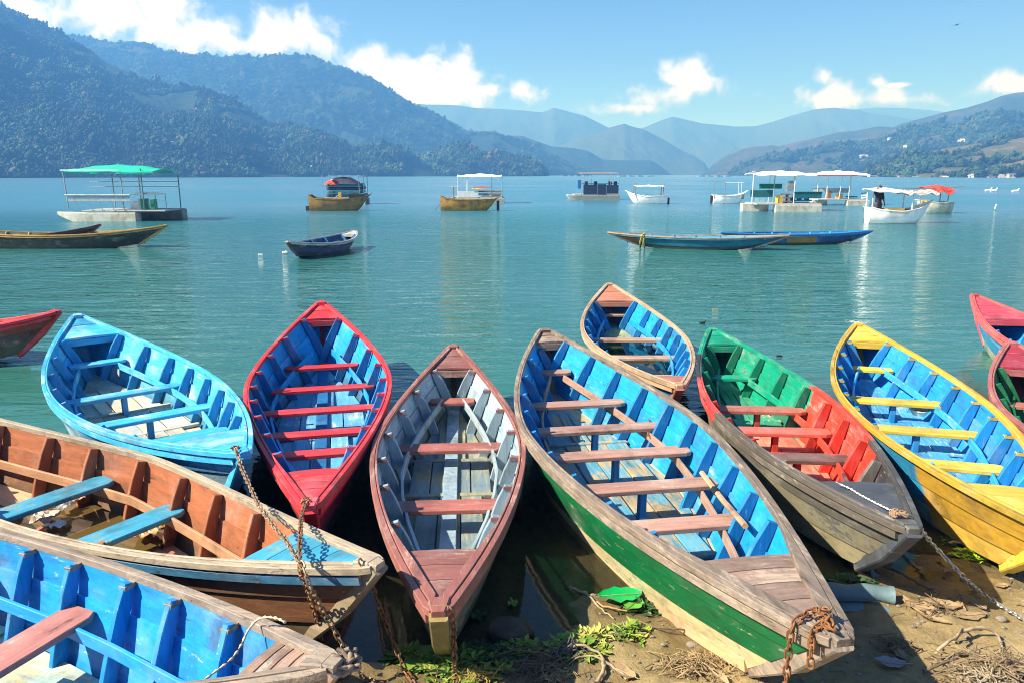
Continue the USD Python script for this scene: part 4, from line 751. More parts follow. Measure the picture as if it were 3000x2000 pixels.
class Spot:
    """a moored boat measured in the picture: U(px) metres right of its middle, Z(py) metres above the water"""
    def __init__(q, name, label, cat, px, py, rot=0.0):
        p = at_z(px * K, py * K, 0.0); q.s = p[1] / FPX * K; q.px, q.py = px, py
        q.t = thing(name, label, cat, (p[0], p[1], 0), rot)
    def U(q, px): return (px - q.px) * q.s
    def Z(q, py): return (q.py - py) * q.s
    def box(q, name, a, b, top, bot, y0, y1, mat, label=None): return part(q.t, name, box(q.U(a), q.U(b), y0, y1, q.Z(bot), q.Z(top), .012), mat, label=label)
    def post(q, a, top, bot, y, mat, r=.022, lean=0): return part(q.t, 'post', rod([(q.U(a), y, q.Z(bot)), (q.U(a) + lean, y, q.Z(top))], r), mat)
    def rail(q, a, b, py, y, mat, r=.018, py2=None): return part(q.t, 'rail', rod([(q.U(a), y, q.Z(py)), (q.U(b), y, q.Z(py2 if py2 else py))], r), mat)
    def tarp(q, a, b, py, y0, y1, mat, arch=.06, sag=.03, seed=1, th=.03, tilt=0.0, name='canopy', ragged=.03, drop=.04):
        xs = np.linspace(q.U(a), q.U(b), 22); ys = np.linspace(y0, y1, 12); X, Y = np.meshgrid(xs, ys, indexing='ij')
        u = (X - xs[0]) / (xs[-1] - xs[0]); v = (Y - y0) / (y1 - y0)
        Z = q.Z(py) + arch * np.sin(np.pi * v) * np.sin(np.pi * np.clip(u, .04, .96)) ** .5 - sag * np.abs(np.sin(u * np.pi * 4)) * (0.4 + .6 * v) + tilt * (u - .5) + .05 * (meshkit.fbm(np.stack([X * 2, Y * 2, 0 * X + seed], -1), 3, seed) - .5)
        Z = Z - drop * (1 - v) ** 2 * (.7 + .6 * np.sin(u * 7 + seed) ** 2); Y = Y + ragged * (meshkit.noise(np.stack([X * 3, Y * 0, 0 * X + seed], -1), seed) - .5) * 2 * (1 - v)
        return part(q.t, name, slab(np.stack([X, Y, Z], -1), th), mat, smooth=40)
    def pontoon(q, a, b, top, y, w, mat, bow=None, bl=.9, name='pontoon', bot=-.12):
        """float with a raked, narrowed end at 'left', 'right' or none"""
        x0, x1, zt = q.U(a), q.U(b), q.Z(top); n = 14
        xs = np.linspace(x0, x1, n); S = []
        for x in xs:
            k = 0.0
            if bow == 'left': k = max(0, 1 - (x - x0) / bl)
            if bow == 'right': k = max(0, 1 - (x1 - x) / bl)
            wb, zb = w / 2 * (1 - .75 * k ** 1.6), bot + (zt - bot) * .80 * k ** 1.5
            S.append(rect(-wb, wb, zb, zt + .04 * k, .03))
        return part(q.t, name, sweep([(x, y, 0) for x in xs], np.array(S)), mat, smooth=35)
def launch(q, a, b, rim, W, mat, bow='right', gun=None, transom=True):
    """open hull: rim = [(u, height in py)], u from stern 0 to bow 1"""
    n = 22; us = np.linspace(0, 1, n); U0, U1 = (q.U(a), q.U(b)) if bow == 'right' else (q.U(b), q.U(a))
    zr = np.array([q.Z(v) for v in np.interp(us, [r[0] for r in rim], [r[1] for r in rim])])
    w = W / 2 * np.minimum(1, .72 + us * 1.2) * (1 - np.clip((us - .45) / .55, 0, 1) ** 2.2 * .95)
    zb = -.12 + np.clip((us - .72) / .28, 0, 1) ** 2 * (zr[-1] + .12) * .9
    vs = np.linspace(0, 1, 6)
    def skin(off):
        rows = []
        for i in range(n):
            prof = [(np.sin(v * np.pi / 2) ** .8, 1 - np.cos(v * np.pi / 2) ** 1.0) for v in vs]
            half = [((w[i] - off) * max(p_, 0), zb[i] + off + (zr[i] - zb[i] - off) * z_) for p_, z_ in prof]
            rows.append([(-y, z) for y, z in half[::-1]] + half[1:])
        R = np.array(rows); x = U0 + (U1 - U0) * us
        rake = np.clip((us - .6) / .4, 0, 1)[:, None] * .06 * abs(U1 - U0) * (R[..., 1] - zb[:, None]) / np.maximum(zr - zb, .05)[:, None] * np.sign(U1 - U0)
        return np.stack([x[:, None] + rake, R[..., 0], R[..., 1]], -1)
    o, i_ = skin(0.0), skin(.035)
    m = o.shape[1]; qf = quads(n, m); N = n * m
    e = lambda r0, r1: np.stack([r0[:-1], r0[1:], r1[1:], r1[:-1]], 1)
    g = np.arange(N).reshape(n, m)
    F = [qf[:, ::-1], qf + N, e(g[:, 0], g[:, 0] + N), e(g[:, -1], g[:, -1] + N)[:, ::-1], e(g[0], g[0] + N), e(g[-1], g[-1] + N)]
    part(q.t, 'hull', (np.vstack([o.reshape(-1, 3), i_.reshape(-1, 3)]), np.vstack(F)), mat, smooth=40)
    for s in (0, -1): part(q.t, 'gunwale', sweep(o[:, s], rect(-.025, .025, -.02, .03, .004)), gun or mat, smooth=40)
    if transom:
        t_ = o[0]; c = np.vstack([t_, t_ + [.03 * np.sign(U1 - U0), 0, 0]]); k = len(t_)
        f = [[0, j, j + 1] for j in range(1, k - 1)] + [[k, k + j + 1, k + j] for j in range(1, k - 1)]
        part(q.t, 'transom', (c, np.array(f)), mat)
    return o

# 1 twin-float boat with the green canopy
q = Spot('pontoon_boat', 'twin-float pontoon boat with a torn green canopy, far left', 'pontoon boat', 262, 508)
q.pontoon(137, 318, 489, 0, .62, m_whtd, 'left', 1.3); q.pontoon(215, 387, 485, 2.0, .62, simple('dark_stained_float', (.16, .17, .13), .6, .4, 2.0), 'left', 1.2)
q.box('deck', 196, 384, 483.5, 486.5, -.2, 2.25, m_deckg)
for x, y, m in ((166, -.15, m_pole), (221, 2.1, m_pole), (284, 2.1, m_pole), (291, -.15, m_pole), (337, -.15, m_polet), (377, 2.1, m_polet)): q.post(x, 397 if x < 330 else 392, 484, y, m, .03, -.06 if x < 200 else 0)
for py in (421, 433): q.rail(166, 377, py, 2.1, m_pole)
q.box('rail_panel', 169, 310, 459, 464, -.24, -.20, m_gryp); q.box('rail_panel', 168, 308, 452, 457, -.26, -.22, m_gryp); q.rail(164, 310, 450, -.28, m_whtd, .03)
for x in (182, 213, 236, 262, 285): q.rail(x, x + 8, 452, -.22, m_pole, .016, 484)
q.rail(305, 384, 448, -.1, m_polet, .02, 446); q.box('bench', 305, 350, 446, 452, .4, 1.5, m_wht)
q.box('locker', 316, 326, 459, 483, .3, 1.0, m_gryp); q.box('locker', 286, 312, 466, 484, .8, 1.4, m_wht)
for x in (324.5, 346): q.box('green_chair', x, x + 9, 460, 483, .1, .45, m_grnp)
for x in (361, 384): q.post(x, 446, 484, .0, m_polet, .02)
q.rail(361, 384, 462, 0, m_polet, .016)
q.tarp(163, 366, 397, -.3, 2.4, m_can_g, .34, .06, 3, th=.08)
q.rail(162, 292, 396, -.32, m_polew, .03)
# 2 brown boat and, behind it, the covered float with a stack
q = Spot('wooden_boat', 'yellow-brown wooden boat moored left of centre before a stacked pontoon', 'boat', 776, 484)
launch(q, 714, 846, [(0, 449), (.1, 457), (.5, 459), (.85, 456), (1, 447)], 1.25, m_brnh, 'right', m_brnh)
part(q.t, 'plank', bar((q.U(771), -.3, q.Z(459)), (q.U(780), -.3, q.Z(450)), .08, .05), m_whtd); q.box('yellow_board', 781, 788, 444, 463, -.35, -.3, m_yelp)
q.box('rudder', 704, 714, 474, 486, -.05, .05, m_blk); q.box('engine_cover', 805, 835, 447, 462, -.3, .4, m_blk)
for x in (740, 775, 812): q.box('thwart', x, x + 5, 460, 462, -.5, .5, m_brnh)
q = Spot('pontoon_boat', 'covered pontoon stacked with dark pedal boats under a red and white tarp', 'pontoon boat', 789, 470)
q.pontoon(742, 838, 458, .2, .6, m_gryp, 'left', .7); q.pontoon(742, 838, 458, 1.9, .6, m_gryp, 'left', .7); q.box('deck', 744, 836, 455, 459, 0, 2.1, m_deckg)
for k, (a, b, c, d) in enumerate(((747, 836, 448, 455), (748, 832, 440, 446.5), (748, 833, 432, 438.5), (747, 831, 425, 431))): part(q.t, 'stacked_pedal_boat', sweep([(q.U(a), 1.0, q.Z((c + d) / 2)), (q.U(a) + .25, 1.0, q.Z((c + d) / 2)), (q.U(b) - .3, 1.0, q.Z((c + d) / 2)), (q.U(b), 1.0, q.Z(c + 1))], np.array([rect(-h_, h_, -q.s * (d - c) / 2, q.s * (d - c) / 2, .05) for h_ in (.4, .75, .75, .5)])), m_tealp if k % 2 else m_navy)
q.tarp(749, 820, 424, .3, 1.7, m_pink, .55, .02, 4, name='pink_tarp'); q.tarp(747, 778, 424.5, .15, .9, m_can_r, .30, .02, 5, name='red_tarp')
for x, y in ((744, 0), (826, 0), (836, .1), (746, 2.0), (834, 2.0)): q.post(x, 404, 457, y, m_pole, .025)
q.tarp(753, 838, 407, -.1, 2.1, simple('blue_grey_tarp', (.10, .16, .28), .6), .05, .05, 6)
# 3 rusty boat and the white canopied float
q = Spot('wooden_boat', 'rusty yellow wooden boat moored before the white canopy pontoon at centre', 'boat', 1080, 484)
launch(q, 1014, 1140, [(0, 452), (.1, 458), (.5, 460), (.9, 459), (1, 453)], 1.2, m_rust, 'right', m_rust)
q.box('rudder', 1140, 1146, 462, 485, -.05, .05, m_blk); q.rail(1000, 1012, 483, 0, m_blk, .015, 470)
for x in (1040, 1070, 1110): q.box('thwart', x, x + 5, 461, 463, -.5, .5, m_brnh)
q = Spot('pontoon_boat', 'pontoon boat with a white canopy and an orange cloth, behind the rusty boat', 'pontoon boat', 1095, 468)
q.pontoon(1038, 1157, 456, .2, .6, simple('green_grey_float', (.20, .24, .22), .6, .3), 'left', .7); q.pontoon(1038, 1157, 456, 1.9, .6, m_gryp, 'left', .7); q.box('deck', 1040, 1155, 453.5, 457, 0, 2.1, m_deckg)
q.box('mesh_panel', 1053, 1099, 441, 455, -.04, -.01, simple('pale_mesh', (.50, .50, .50), .7, .3, 14)); q.box('bench', 1098, 1151, 440, 443, .1, .5, m_brch); q.box('bench', 1098, 1151, 446, 449, .1, .6, m_brch); q.box('locker', 1108, 1122, 447, 454, .3, .7, m_wht); q.box('locker', 1130, 1148, 448, 454, .3, .7, m_gryp)
q.tarp(1088, 1127, 432, .0, .6, m_can_r, .05, .05, 7, name='red_cloth'); q.tarp(1083, 1108, 434, -.15, .3, m_yelp, .05, .05, 8, name='mustard_cloth')
for x, y, m in ((1052, 0, m_polew), (1074, -.02, m_polew), (1128, 2, m_pole), (1152, 0, m_pole), (1070, 2, m_polew)): q.post(x, 404, 456, y, m, .025)
q.post(1043, 430, 456, 0, m_brch, .05); q.rail(1036, 1056, 430, 0, m_polew)
q.tarp(1051, 1151, 407, -.1, 2.1, m_can_w, .20, .07, 9)
# 4 dark blue float
q = Spot('pontoon_boat', 'dark blue pontoon boat under a thin slatted roof', 'pontoon boat', 1364, 460)
q.pontoon(1305, 1423, 449.5, .2, .6, simple('grey_green_float', (.16, .185, .165), .6, .3), 'left', .4); q.pontoon(1305, 1423, 449.5, 1.9, .6, m_gryp, 'left', .4); q.box('deck', 1320, 1421, 447, 450, 0, 2.1, m_deckg)
for a, b, c, d in ((1340, 1372, 426, 447), (1372, 1392, 425, 448), (1392, 1419, 427, 446)): q.box('side_panel', a, b - .7, c, d, -.03, .03, m_navy)
q.box('side_panel', 1328, 1336, 416, 435, .4, .46, simple('blue_panel', (.02, .12, .32), .5)); q.rail(1336, 1419, 424, 0, m_navy, .03)
for x in (1344, 1365, 1398, 1410): q.box('bench', x, x + 7, 419, 427, .5, .8, m_blk)
for x, y in ((1335, 0), (1347, 2), (1362, 2), (1401, 0), (1419, 0), (1403, 2)): q.post(x, 402, 450, y, m_pole, .022)
for k in range(6): q.box('roof_slat', 1330 + (k % 3) * 2, 1420, 401.5 - k * .55, 403 - k * .55, .0 + k * .38, .26 + k * .38, m_pole)
# 5 white boat with a small canopy
q = Spot('canopy_boat', 'white open boat with a small white canopy, left of the row of pontoons', 'boat', 1488, 469)
launch(q, 1441, 1530, [(0, 449), (.2, 450), (.55, 453), (.85, 446), (1, 439)], 1.15, m_wht, 'left')
for x, t_ in ((1456, 423), (1519, 423)):
    for y in (-.45, .45): q.post(x, t_, 455, y, m_poleb, .028, .06 if x < 1480 else .03)
q.tarp(1457, 1521, 428, -.6, .6, m_can_w, .05, .04, 10); q.box('motor', 1528, 1536, 455, 471, -.12, .12, m_blk); q.tarp(1470, 1500, 450, -.5, .4, m_gryp, .10, .05, 12, name='bundle')
# 6 small white boat
q = Spot('canopy_boat', 'small white boat with bare canopy poles and a yellow seat', 'boat', 1672, 468)
launch(q, 1637, 1711, [(0, 449), (.3, 451), (.7, 450), (.9, 445), (1, 439)], 1.1, m_wht, 'right')
for x, y, m in ((1637, -.4, m_poleb), (1660, -.45, m_poleb), (1697, -.4, m_polew), (1697, .4, m_polew)): q.post(x, 420, 456, y, m, .02)
q.rail(1637, 1660, 420, -.4, m_poleb, .012); q.rail(1660, 1702, 421, -.4, m_can_w, .02); q.box('yellow_seat', 1692, 1705, 449, 458, -.3, .3, m_yelp); q.box('seat_box', 1657, 1666, 449, 457, -.3, .2, m_brch); q.box('motor', 1632, 1638, 450, 469, -.1, .1, m_blk)
# 7 green and teal pontoon
q = Spot('pontoon_boat', 'largest pontoon at right, white roof, green and teal panels, mustard chair', 'pontoon boat', 1797, 486)
q.pontoon(1777, 1880, 471, -.1, .62, m_whtd, None); q.pontoon(1713, 1772, 469, .9, .62, m_whtd, None); q.box('deck', 1735, 1880, 468, 471, -.25, 2.3, m_deckg)
q.box('side_panel', 1762, 1815, 426, 437, 1.9, 1.94, m_grnp); q.box('side_panel', 1738, 1790, 440, 456, 1.5, 1.54, m_tealp); q.box('side_panel', 1819, 1880, 443, 457, -.22, -.18, m_tealp); q.rail(1817, 1882, 443, -.24, m_tealp, .03)
part(q.t, 'mustard_chair', box(q.U(1787), q.U(1797), .1, .7, q.Z(469), q.Z(450), .02), m_yelp); q.box('chair_frame', 1797, 1816, 447, 449, .05, .5, m_brch); q.box('chair_frame', 1797, 1816, 455, 457, .05, .5, m_brch); q.box('chair_frame', 1797, 1816, 463, 465, .05, .5, m_brch); q.box('chair_frame', 1808, 1810, 447, 469, .05, .5, m_brch)
for x in (1822, 1838, 1855): q.box('blue_seat', x, x + 11, 461, 464, .3, .8, m_blus); q.box('blue_seat_back', x, x + 11, 455, 462, .8, .85, m_blus)
for x in (1745, 1758): q.box('seat_frame', x, x + 9, 459, 468, 1.0, 1.04, simple('pale_teal_mesh_%d' % x, (.25, .42, .44), .5))
q.box('white_cabin', 1824, 1842, 426, 442, 1.6, 2.1, m_wht); q.box('cabin_window', 1828, 1839, 419, 425, 1.6, 1.9, m_gryp)
for x, y, m in ((1732, .5, m_polew), (1789, 2.2, m_polew), (1774.5, .0, m_pole), (1818, -.2, m_polew), (1846, 2.2, m_polew)): q.post(x, 400, 470, y, m, .032)
q.tarp(1731, 1866, 404, -.3, 2.4, m_can_w, .26, .07, 11); q.rail(1728, 1735, 399, .5, m_polew, .03)
# 8 pontoon behind it
q = Spot('pontoon_boat', 'pontoon with an arched white roof and red trim behind the largest one', 'pontoon boat', 1930, 472)
q.pontoon(1872, 1906, 462, .8, .6, m_whtd, None); q.pontoon(1942, 1990, 461, -.1, .6, m_whtd, None); q.box('deck', 1876, 1985, 458, 461, -.2, 2.2, m_deckg)
for x, y, l in ((1898, .2, .1), (1924, -.1, .16), (1946, -.1, 0), (1976, 2.1, 0), (1900, 2.1, 0)): q.post(x, 402, 460, y, m_polew, .028, l)
q.box('side_panel', 1890, 1976, 437, 446, 2.1, 2.14, m_gryp); q.rail(1886, 1978, 436, 2.1, m_polet, .02); q.box('mustard_seat', 1926, 1938, 447, 461, .3, .7, m_yelp); q.box('brown_chair', 1914, 1922, 441, 458, 1.2, 1.5, m_brch)
for k in range(4): part(q.t, 'slatted_board', bar((q.U(1975 - k), -.15, q.Z(461 - 5 * k)), (q.U(1989 - k * .4), -.15, q.Z(459 - 5 * k)), .03, .10), m_wht if k < 3 else m_blus)
for x in (1950, 1962): q.box('blue_seat', x, x + 9, 452, 455, .3, .8, m_blus)
q.tarp(1872, 1988, 404, -.3, 2.3, m_can_w, .32, .08, 13); q.rail(1866, 1958, 406, -.35, m_can_r, .05)
# 10 boat with the red canopy (behind 9)
q = Spot('canopy_boat', 'white and mustard boat with a sagging red canopy, at far right', 'boat', 2142, 490)
launch(q, 2104, 2178, [(0, 465), (.4, 466), (.8, 464), (1, 460)], 1.35, m_whtd, 'left')
q.box('mustard_deck', 2108, 2132, 461, 465, -.4, .4, m_yelp); q.post(2164, 437, 468, -.4, m_poleb, .03, .08); q.post(2118, 434, 466, .4, m_poleb, .03); q.post(2164, 437, 468, .45, m_poleb, .03)
q.tarp(2117, 2176, 433, -.6, .7, m_can_r, .22, .10, 15, tilt=-.05, drop=.30); q.rail(2060, 2196, 436, -.5, m_poleb, .022, 431)
# 9 white boat with the man
q = Spot('canopy_boat', 'white boat with a high prow and a white canopy, person standing at its stern', 'boat', 2062, 513)
launch(q, 1991, 2128, [(0, 477), (.12, 482), (.5, 486), (.75, 480), (.9, 470), (1, 461)], 1.25, m_wht, 'right')
q.box('mustard_bench', 2028, 2066, 480, 490, -.38, .4, m_yelp); q.box('crate', 2070, 2090, 481, 490, -.3, .3, m_brch)
for x, y in ((2080, -.45), (1996, .45), (2080, .45), (2010, .45)): q.post(x, 439, 490, y, m_polew, .03)
q.tarp(1987, 2062, 439, -.62, .62, m_can_w, .14, .02, 16, tilt=-.05, drop=.08); q.tarp(2060, 2135, 439, -.62, .62, m_can_gr, .02, .16, 17, tilt=.06, drop=.16, name='grey_flap')
q.rail(1987, 2140, 437, -.5, m_poleb, .022, 435)
MANSPOT = (q.U(2013) + at_z(2062 * K, 513 * K, 0)[0], at_z(2062 * K, 513 * K, 0)[1] + .02, .05)
def blob(chain_list, res=.03):
    import manifold3d as m3
    acc = None
    for a, ra, b, rb in chain_list:
        s1 = m3.Manifold.sphere(ra, 14).translate(list(map(float, a))); s2 = m3.Manifold.sphere(rb, 14).translate(list(map(float, b)))
        hll = m3.Manifold.batch_hull([s1, s2]); acc = hll if acc is None else acc + hll
    mm = acc.refine_to_length(res).to_mesh()
    t_ = trimesh.Trimesh(np.array(mm.vert_properties)[:, :3], np.array(mm.tri_verts), process=True)
    trimesh.smoothing.filter_taubin(t_, iterations=8)
    return t_
def man(loc):
    t = thing('person', 'person in black top and dark trousers reaching up to the boat canopy', 'person', loc, 0.25)
    H = dict(hipL=(-.10, 0, .88), hipR=(.10, 0, .88), knL=(-.13, -.05, .47), knR=(.12, -.02, .47), anL=(-.14, .03, .09), anR=(.13, .03, .09), chest=(0, 0, 1.28), sh_l=(-.19, 0, 1.40), sh_r=(.19, 0, 1.40), neck=(0, 0, 1.46), head=(0, -.03, 1.62), elL=(-.34, -.10, 1.52), haL=(-.20, -.16, 1.70), elR=(.27, -.02, 1.13), haR=(.26, -.14, .92))
    g = lambda k: np.array(H[k])
    body = blob([(g('hipL'), .10, g('hipR'), .10), (g('hipL'), .085, g('knL'), .06), (g('hipR'), .085, g('knR'), .06), (g('knL'), .055, g('anL'), .04), (g('knR'), .055, g('anR'), .04), ((0, 0, .92), .12, g('chest'), .13), (g('sh_l'), .07, g('sh_r'), .07), (g('chest'), .13, g('neck'), .06), (g('neck'), .055, g('head'), .06), (g('head'), .095, g('head') + [0, -.01, .05], .095), (g('head') + [0, -.05, -.06], .05, g('head') + [0, -.07, -.07], .04), (g('head') + [0, -.10, -.01], .014, g('head') + [0, -.115, -.03], .016), (g('head') + [.095, 0, -.01], .02, g('head') + [.1, .01, .02], .02), (g('head') + [-.095, 0, -.01], .02, g('head') + [-.1, .01, .02], .02),
        (g('sh_l'), .055, g('elL'), .042), (g('elL'), .04, g('haL'), .028), (g('sh_r'), .055, g('elR'), .042), (g('elR'), .04, g('haR'), .028), (g('anL') + [0, .03, -.05], .035, g('anL') + [-.01, -.15, -.06], .03), (g('anR') + [0, .03, -.05], .035, g('anR') + [.01, -.15, -.06], .03)]
        + [(g('haL') + [.006, 0, .02], .022, g('haL') + [.03, -.01, .07], .024)] + [(g('haL') + [.03 + .018 * (k - 1.5), -.02, .08], .009, g('haL') + [.05 + .018 * (k - 1.5), -.03, .13 + .01 * (k in (1, 2))], .008) for k in range(4)] + [(g('haL') + [.0, -.02, .05], .010, g('haL') + [-.03, -.045, .085], .009)]
        + [(g('haR') + [0, 0, -.02], .022, g('haR') + [0, -.01, -.07], .024)] + [(g('haR') + [.018 * (k - 1.5), -.012, -.085], .009, g('haR') + [.018 * (k - 1.5), -.03, -.14 - .01 * (k in (1, 2))], .008) for k in range(4)] + [(g('haR') + [-.03, -.01, -.04], .010, g('haR') + [-.05, -.025, -.08], .009)], .025)
    part(t, 'body', tri(body), simple('skin', (.22, .11, .065), .55), smooth=True)
    part(t, 'shirt', tri(blob([((-.04, 0, .86), .135, (.04, 0, .86), .135), ((0, 0, .9), .145, g('chest'), .158), (g('chest'), .15, g('sh_l') * [.8, 1, .99], .085), (g('chest'), .15, g('sh_r') * [.8, 1, .99], .085), (g('sh_l'), .075, g('elL'), .058), (g('sh_r'), .075, g('elR'), .058)], .03)), simple('black_shirt', (.012, .012, .014), .8), smooth=True)
    part(t, 'trousers', tri(blob([((-.05, 0, .84), .13, (.05, 0, .84), .13), (g('hipL'), .115, g('knL'), .082), (g('hipR'), .115, g('knR'), .082), (g('knL'), .08, g('anL') + [0, 0, .03], .065), (g('knR'), .08, g('anR') + [0, 0, .03], .065)], .03)), simple('dark_trousers', (.05, .05, .055), .8), smooth=True)
    part(t, 'hair', tri(blob([(g('head') + [0, .03, .05], .098, g('head') + [0, -.02, .075], .088)], .02)), simple('black_hair', (.01, .009, .008), .7), smooth=True)
man(MANSPOT)
# small things on the open water
m_foam = simple('white_plastic', (.50, .50, .47), .5)
def floater(name, label, cat, px, py, mesh, mat, rot=0.0, z=0.0):
    p = at_z(px * K, py * K, z); t = thing(name, label, cat, p, rot); part(t, 'body', mesh, mat, smooth=50); return t
floater('float', 'white and brown float bobbing left of the small blue-grey boat', 'float', 655, 583, tri(blob([((-.05, 0, .03), .045, (.06, 0, .03), .04), ((.02, 0, .06), .03, (.04, .02, .075), .02)], .03)), m_foam)
floater('float', 'tiny white float on the water far left of the blue-grey boat', 'float', 599, 586, tri(blob([((-.06, 0, .01), .026, (.06, 0, .01), .02)], .03)), m_foam)
t = floater('marker_post', 'pale leaning marker post standing in the water at far right', 'post', 2285, 484, rod([(-.02, 0, -.4), (.0, 0, .2), (.06, 0, .42)], .045), m_foam); part(t, 'weed_band', rod([(-.01, 0, -.1), (0, 0, .08)], .055), m_grnp)
for k, (px, py) in enumerate(((2442, 439), (2454, 440), (2347, 440))):
    px = [2270, 2282, 2332][k]; py = [440, 441, 442][k]
    floater('water_bird', 'white bird sitting on the water, %s' % ('left one of a pair before the right shore', 'right one of a pair before the right shore', 'on its own by the right edge')[k], 'bird', px, py, tri(blob([((-.35, 0, .12), .16, (.3, 0, .14), .2), ((.3, 0, .2), .1, (.45, 0, .45), .09)], .08)), m_foam)
t = floater('water_bird', 'small black bird swimming in front of the moored boats at right', 'bird', 1613, 743, tri(blob([((-.03, 0, .012), .016, (.03, 0, .014), .018), ((.035, 0, .025), .01, (.05, 0, .045), .011)], .01)), m_blk); part(t, 'tail', bar((-.03, 0, .02), (-.06, 0, .025), .014, .006), m_blk)
floater('floating_leaf', 'pale brown leaf floating beyond the moored boats at right', 'leaf', 1643, 711, tri(blob([((-.05, 0, .001), .009, (.05, 0, .002), .008)], .02)), simple('pale_leaf', (.3, .24, .12)))
t = floater('floating_leaf', 'dark leaf floating between the green boat and the yellow boat', 'leaf', 1790, 818, tri(blob([((-.03, 0, .004), .015, (.03, 0, .006), .012)], .02)), m_blk)
# bird in the sky
p = at_y(2197 * K, 58 * K, 90)
t = thing('flying_bird', 'dark bird gliding high in the sky at upper right', 'bird', p, .3, ry=-.25)
part(t, 'body', tri(blob([((-.14, 0, 0), .035, (.12, 0, 0), .055), ((.12, 0, 0.01), .05, (.22, 0, .02), .035)], .03)), m_blk, smooth=True)
for s in (-1, 1):
    V = np.array([[(.10 - .10 * abs(u) ** 1.5 + (-.16 + .10 * abs(u)) * v, s * (.04 + .62 * u), .05 + .10 * u - .05 * u * u * 2) for v in (0, .5, 1)] for u in np.linspace(0, 1, 7)])
    part(t, 'wing', slab(V, .012), m_blk, smooth=True)
part(t, 'tail', slab(np.array([[(-.14, -.04, .01), (-.14, .04, .01)], [(-.30, -.09, .0), (-.30, .09, .0)]]), .01), m_blk)

for a, b_, py, lab in ((1288, 1352, 405.4, 'low dark row of fish pens on the far water left of centre'), (1418, 1500, 406.0, 'low dark row of fish pens before the far headland'), (1600, 1680, 406.0, 'thin dark line of floats on the far water at right of centre')):
    p = at_z((a + b_) / 2 * K, py * K, 0); s = p[1] / FPX * K; t = thing('fish_pen', lab, 'fish pens', p)
    for k in range(12):
        x = (a - (a + b_) / 2 + (b_ - a) * (k + .5) / 12) * s; w_ = (b_ - a) * s / 30
        part(t, 'float', box(x - w_, x + w_, -1.5, 1.5, -.1, .35 + .5 * ((k * 7) % 5) / 5, .05), m_blk if k % 3 else m_gryp)


# ------------------------------------------------------------------ chains, ropes and what lies on the shore
m_rustc = simple('rusty_chain', (.20, .095, .045), .6, .4, 30.0, metallic=.35, col2=(.34, .20, .11)); m_palec = simple('pale_rusty_chain', (.26, .17, .10), .55, .35, 30.0, metallic=.4, col2=(.36, .28, .19)); m_steel = simple('steel_chain', (.55, .55, .53), .35, .2, 30.0, metallic=.8)
def link_mesh(L, W, r):
    a = np.linspace(-np.pi / 2, np.pi / 2, 5); h = L / 2 - W / 2
    loop = [(h + W / 2 * math.cos(x), W / 2 * math.sin(x), 0) for x in a] + [(-h - W / 2 * math.cos(x), -W / 2 * math.sin(x), 0) for x in a]
    P = np.array(loop); n = len(P); m = 5; V = []
    for i in range(n):
        tn = P[(i + 1) % n] - P[i - 1]; tn /= np.linalg.norm(tn); s = np.cross(tn, [0, 0, 1])
        V += [P[i] + r * (math.cos(b) * s + math.sin(b) * np.array([0, 0, 1])) for b in np.arange(m) * 2 * np.pi / m]
    V = np.array(V); f = []
    for i in range(n):
        for j in range(m): f.append([i * m + j, ((i + 1) % n) * m + j, ((i + 1) % n) * m + (j + 1) % m, i * m + (j + 1) % m])
    return V, np.array(f)
def chain(label, pts, mat, pitch=.034, wire=.0055, group=None):
    pts = np.asarray(pts, float)
    # smooth through the given points
    from scipy.interpolate import PchipInterpolator
    d = np.concatenate([[0], np.cumsum(np.linalg.norm(np.diff(pts, axis=0), axis=1))])
    f = PchipInterpolator(d, pts); n = max(3, int(d[-1] / pitch))
    c = f(np.linspace(0, d[-1], n + 1)); t = thing('mooring_chain', label, 'chain', pts[0], group=group)
    LV, LF = link_mesh(pitch * 1.38, pitch * .62, wire)
    for i in range(n):
        a, b = c[i], c[i + 1]; x = (b - a) / (np.linalg.norm(b - a) + 1e-9)
        y = np.cross([0, 0, 1] if abs(x[2]) < .9 else [1, 0, 0], x); y /= np.linalg.norm(y); z = np.cross(x, y)
        ang = (math.pi / 2 if i % 2 else 0) + RNG.normal(0, .25) + .6
        y2 = math.cos(ang) * y + math.sin(ang) * z; z2 = np.cross(x, y2)
        V = (a + b) / 2 - pts[0] + LV @ np.stack([x, y2, z2])
        part(t, 'link', (V, LF), mat, smooth=40)
def P3(px, py, z): return at_z(px * K, py * K, z)
def G3(px, py, dz=.012):
    z = .1
    for _ in range(4):
        p = at_z(px * K, py * K, z); z = float(ground_z(p[0], p[1])) + dz
    return at_z(px * K, py * K, z)
chain('long pale rusty chain from the sky-blue boat across the orange-brown boat to the mud', [P3(541, 1029, .66), P3(560, 1085, .60), P3(585, 1140, .60), P3(620, 1195, .68), P3(660, 1245, .70), P3(690, 1290, .72), P3(708, 1335, .66), P3(735, 1390, .48), P3(770, 1450, .30), P3(805, 1510, .17), G3(845, 1560), G3(880, 1600)], m_palec, .036, .0042)
chain('dark chain hanging from the red boat over the turquoise bow deck', [P3(702, 1152, .575), P3(694, 1180, .60), P3(690, 1225, .70), P3(688, 1270, .71), P3(690, 1310, .69), P3(705, 1350, .55), P3(716, 1385, .42), P3(728, 1425, .28), P3(738, 1468, .12)], m_rustc, .034, .0042)
chain('rusty chain hanging from the tip of the turquoise bow deck into the shallows', [P3(826, 1285, .70), P3(845, 1322, .60), P3(858, 1355, .48), P3(875, 1400, .34), P3(892, 1445, .22), P3(915, 1500, .10), G3(935, 1545), G3(955, 1585)], m_rustc, .034, .0042)
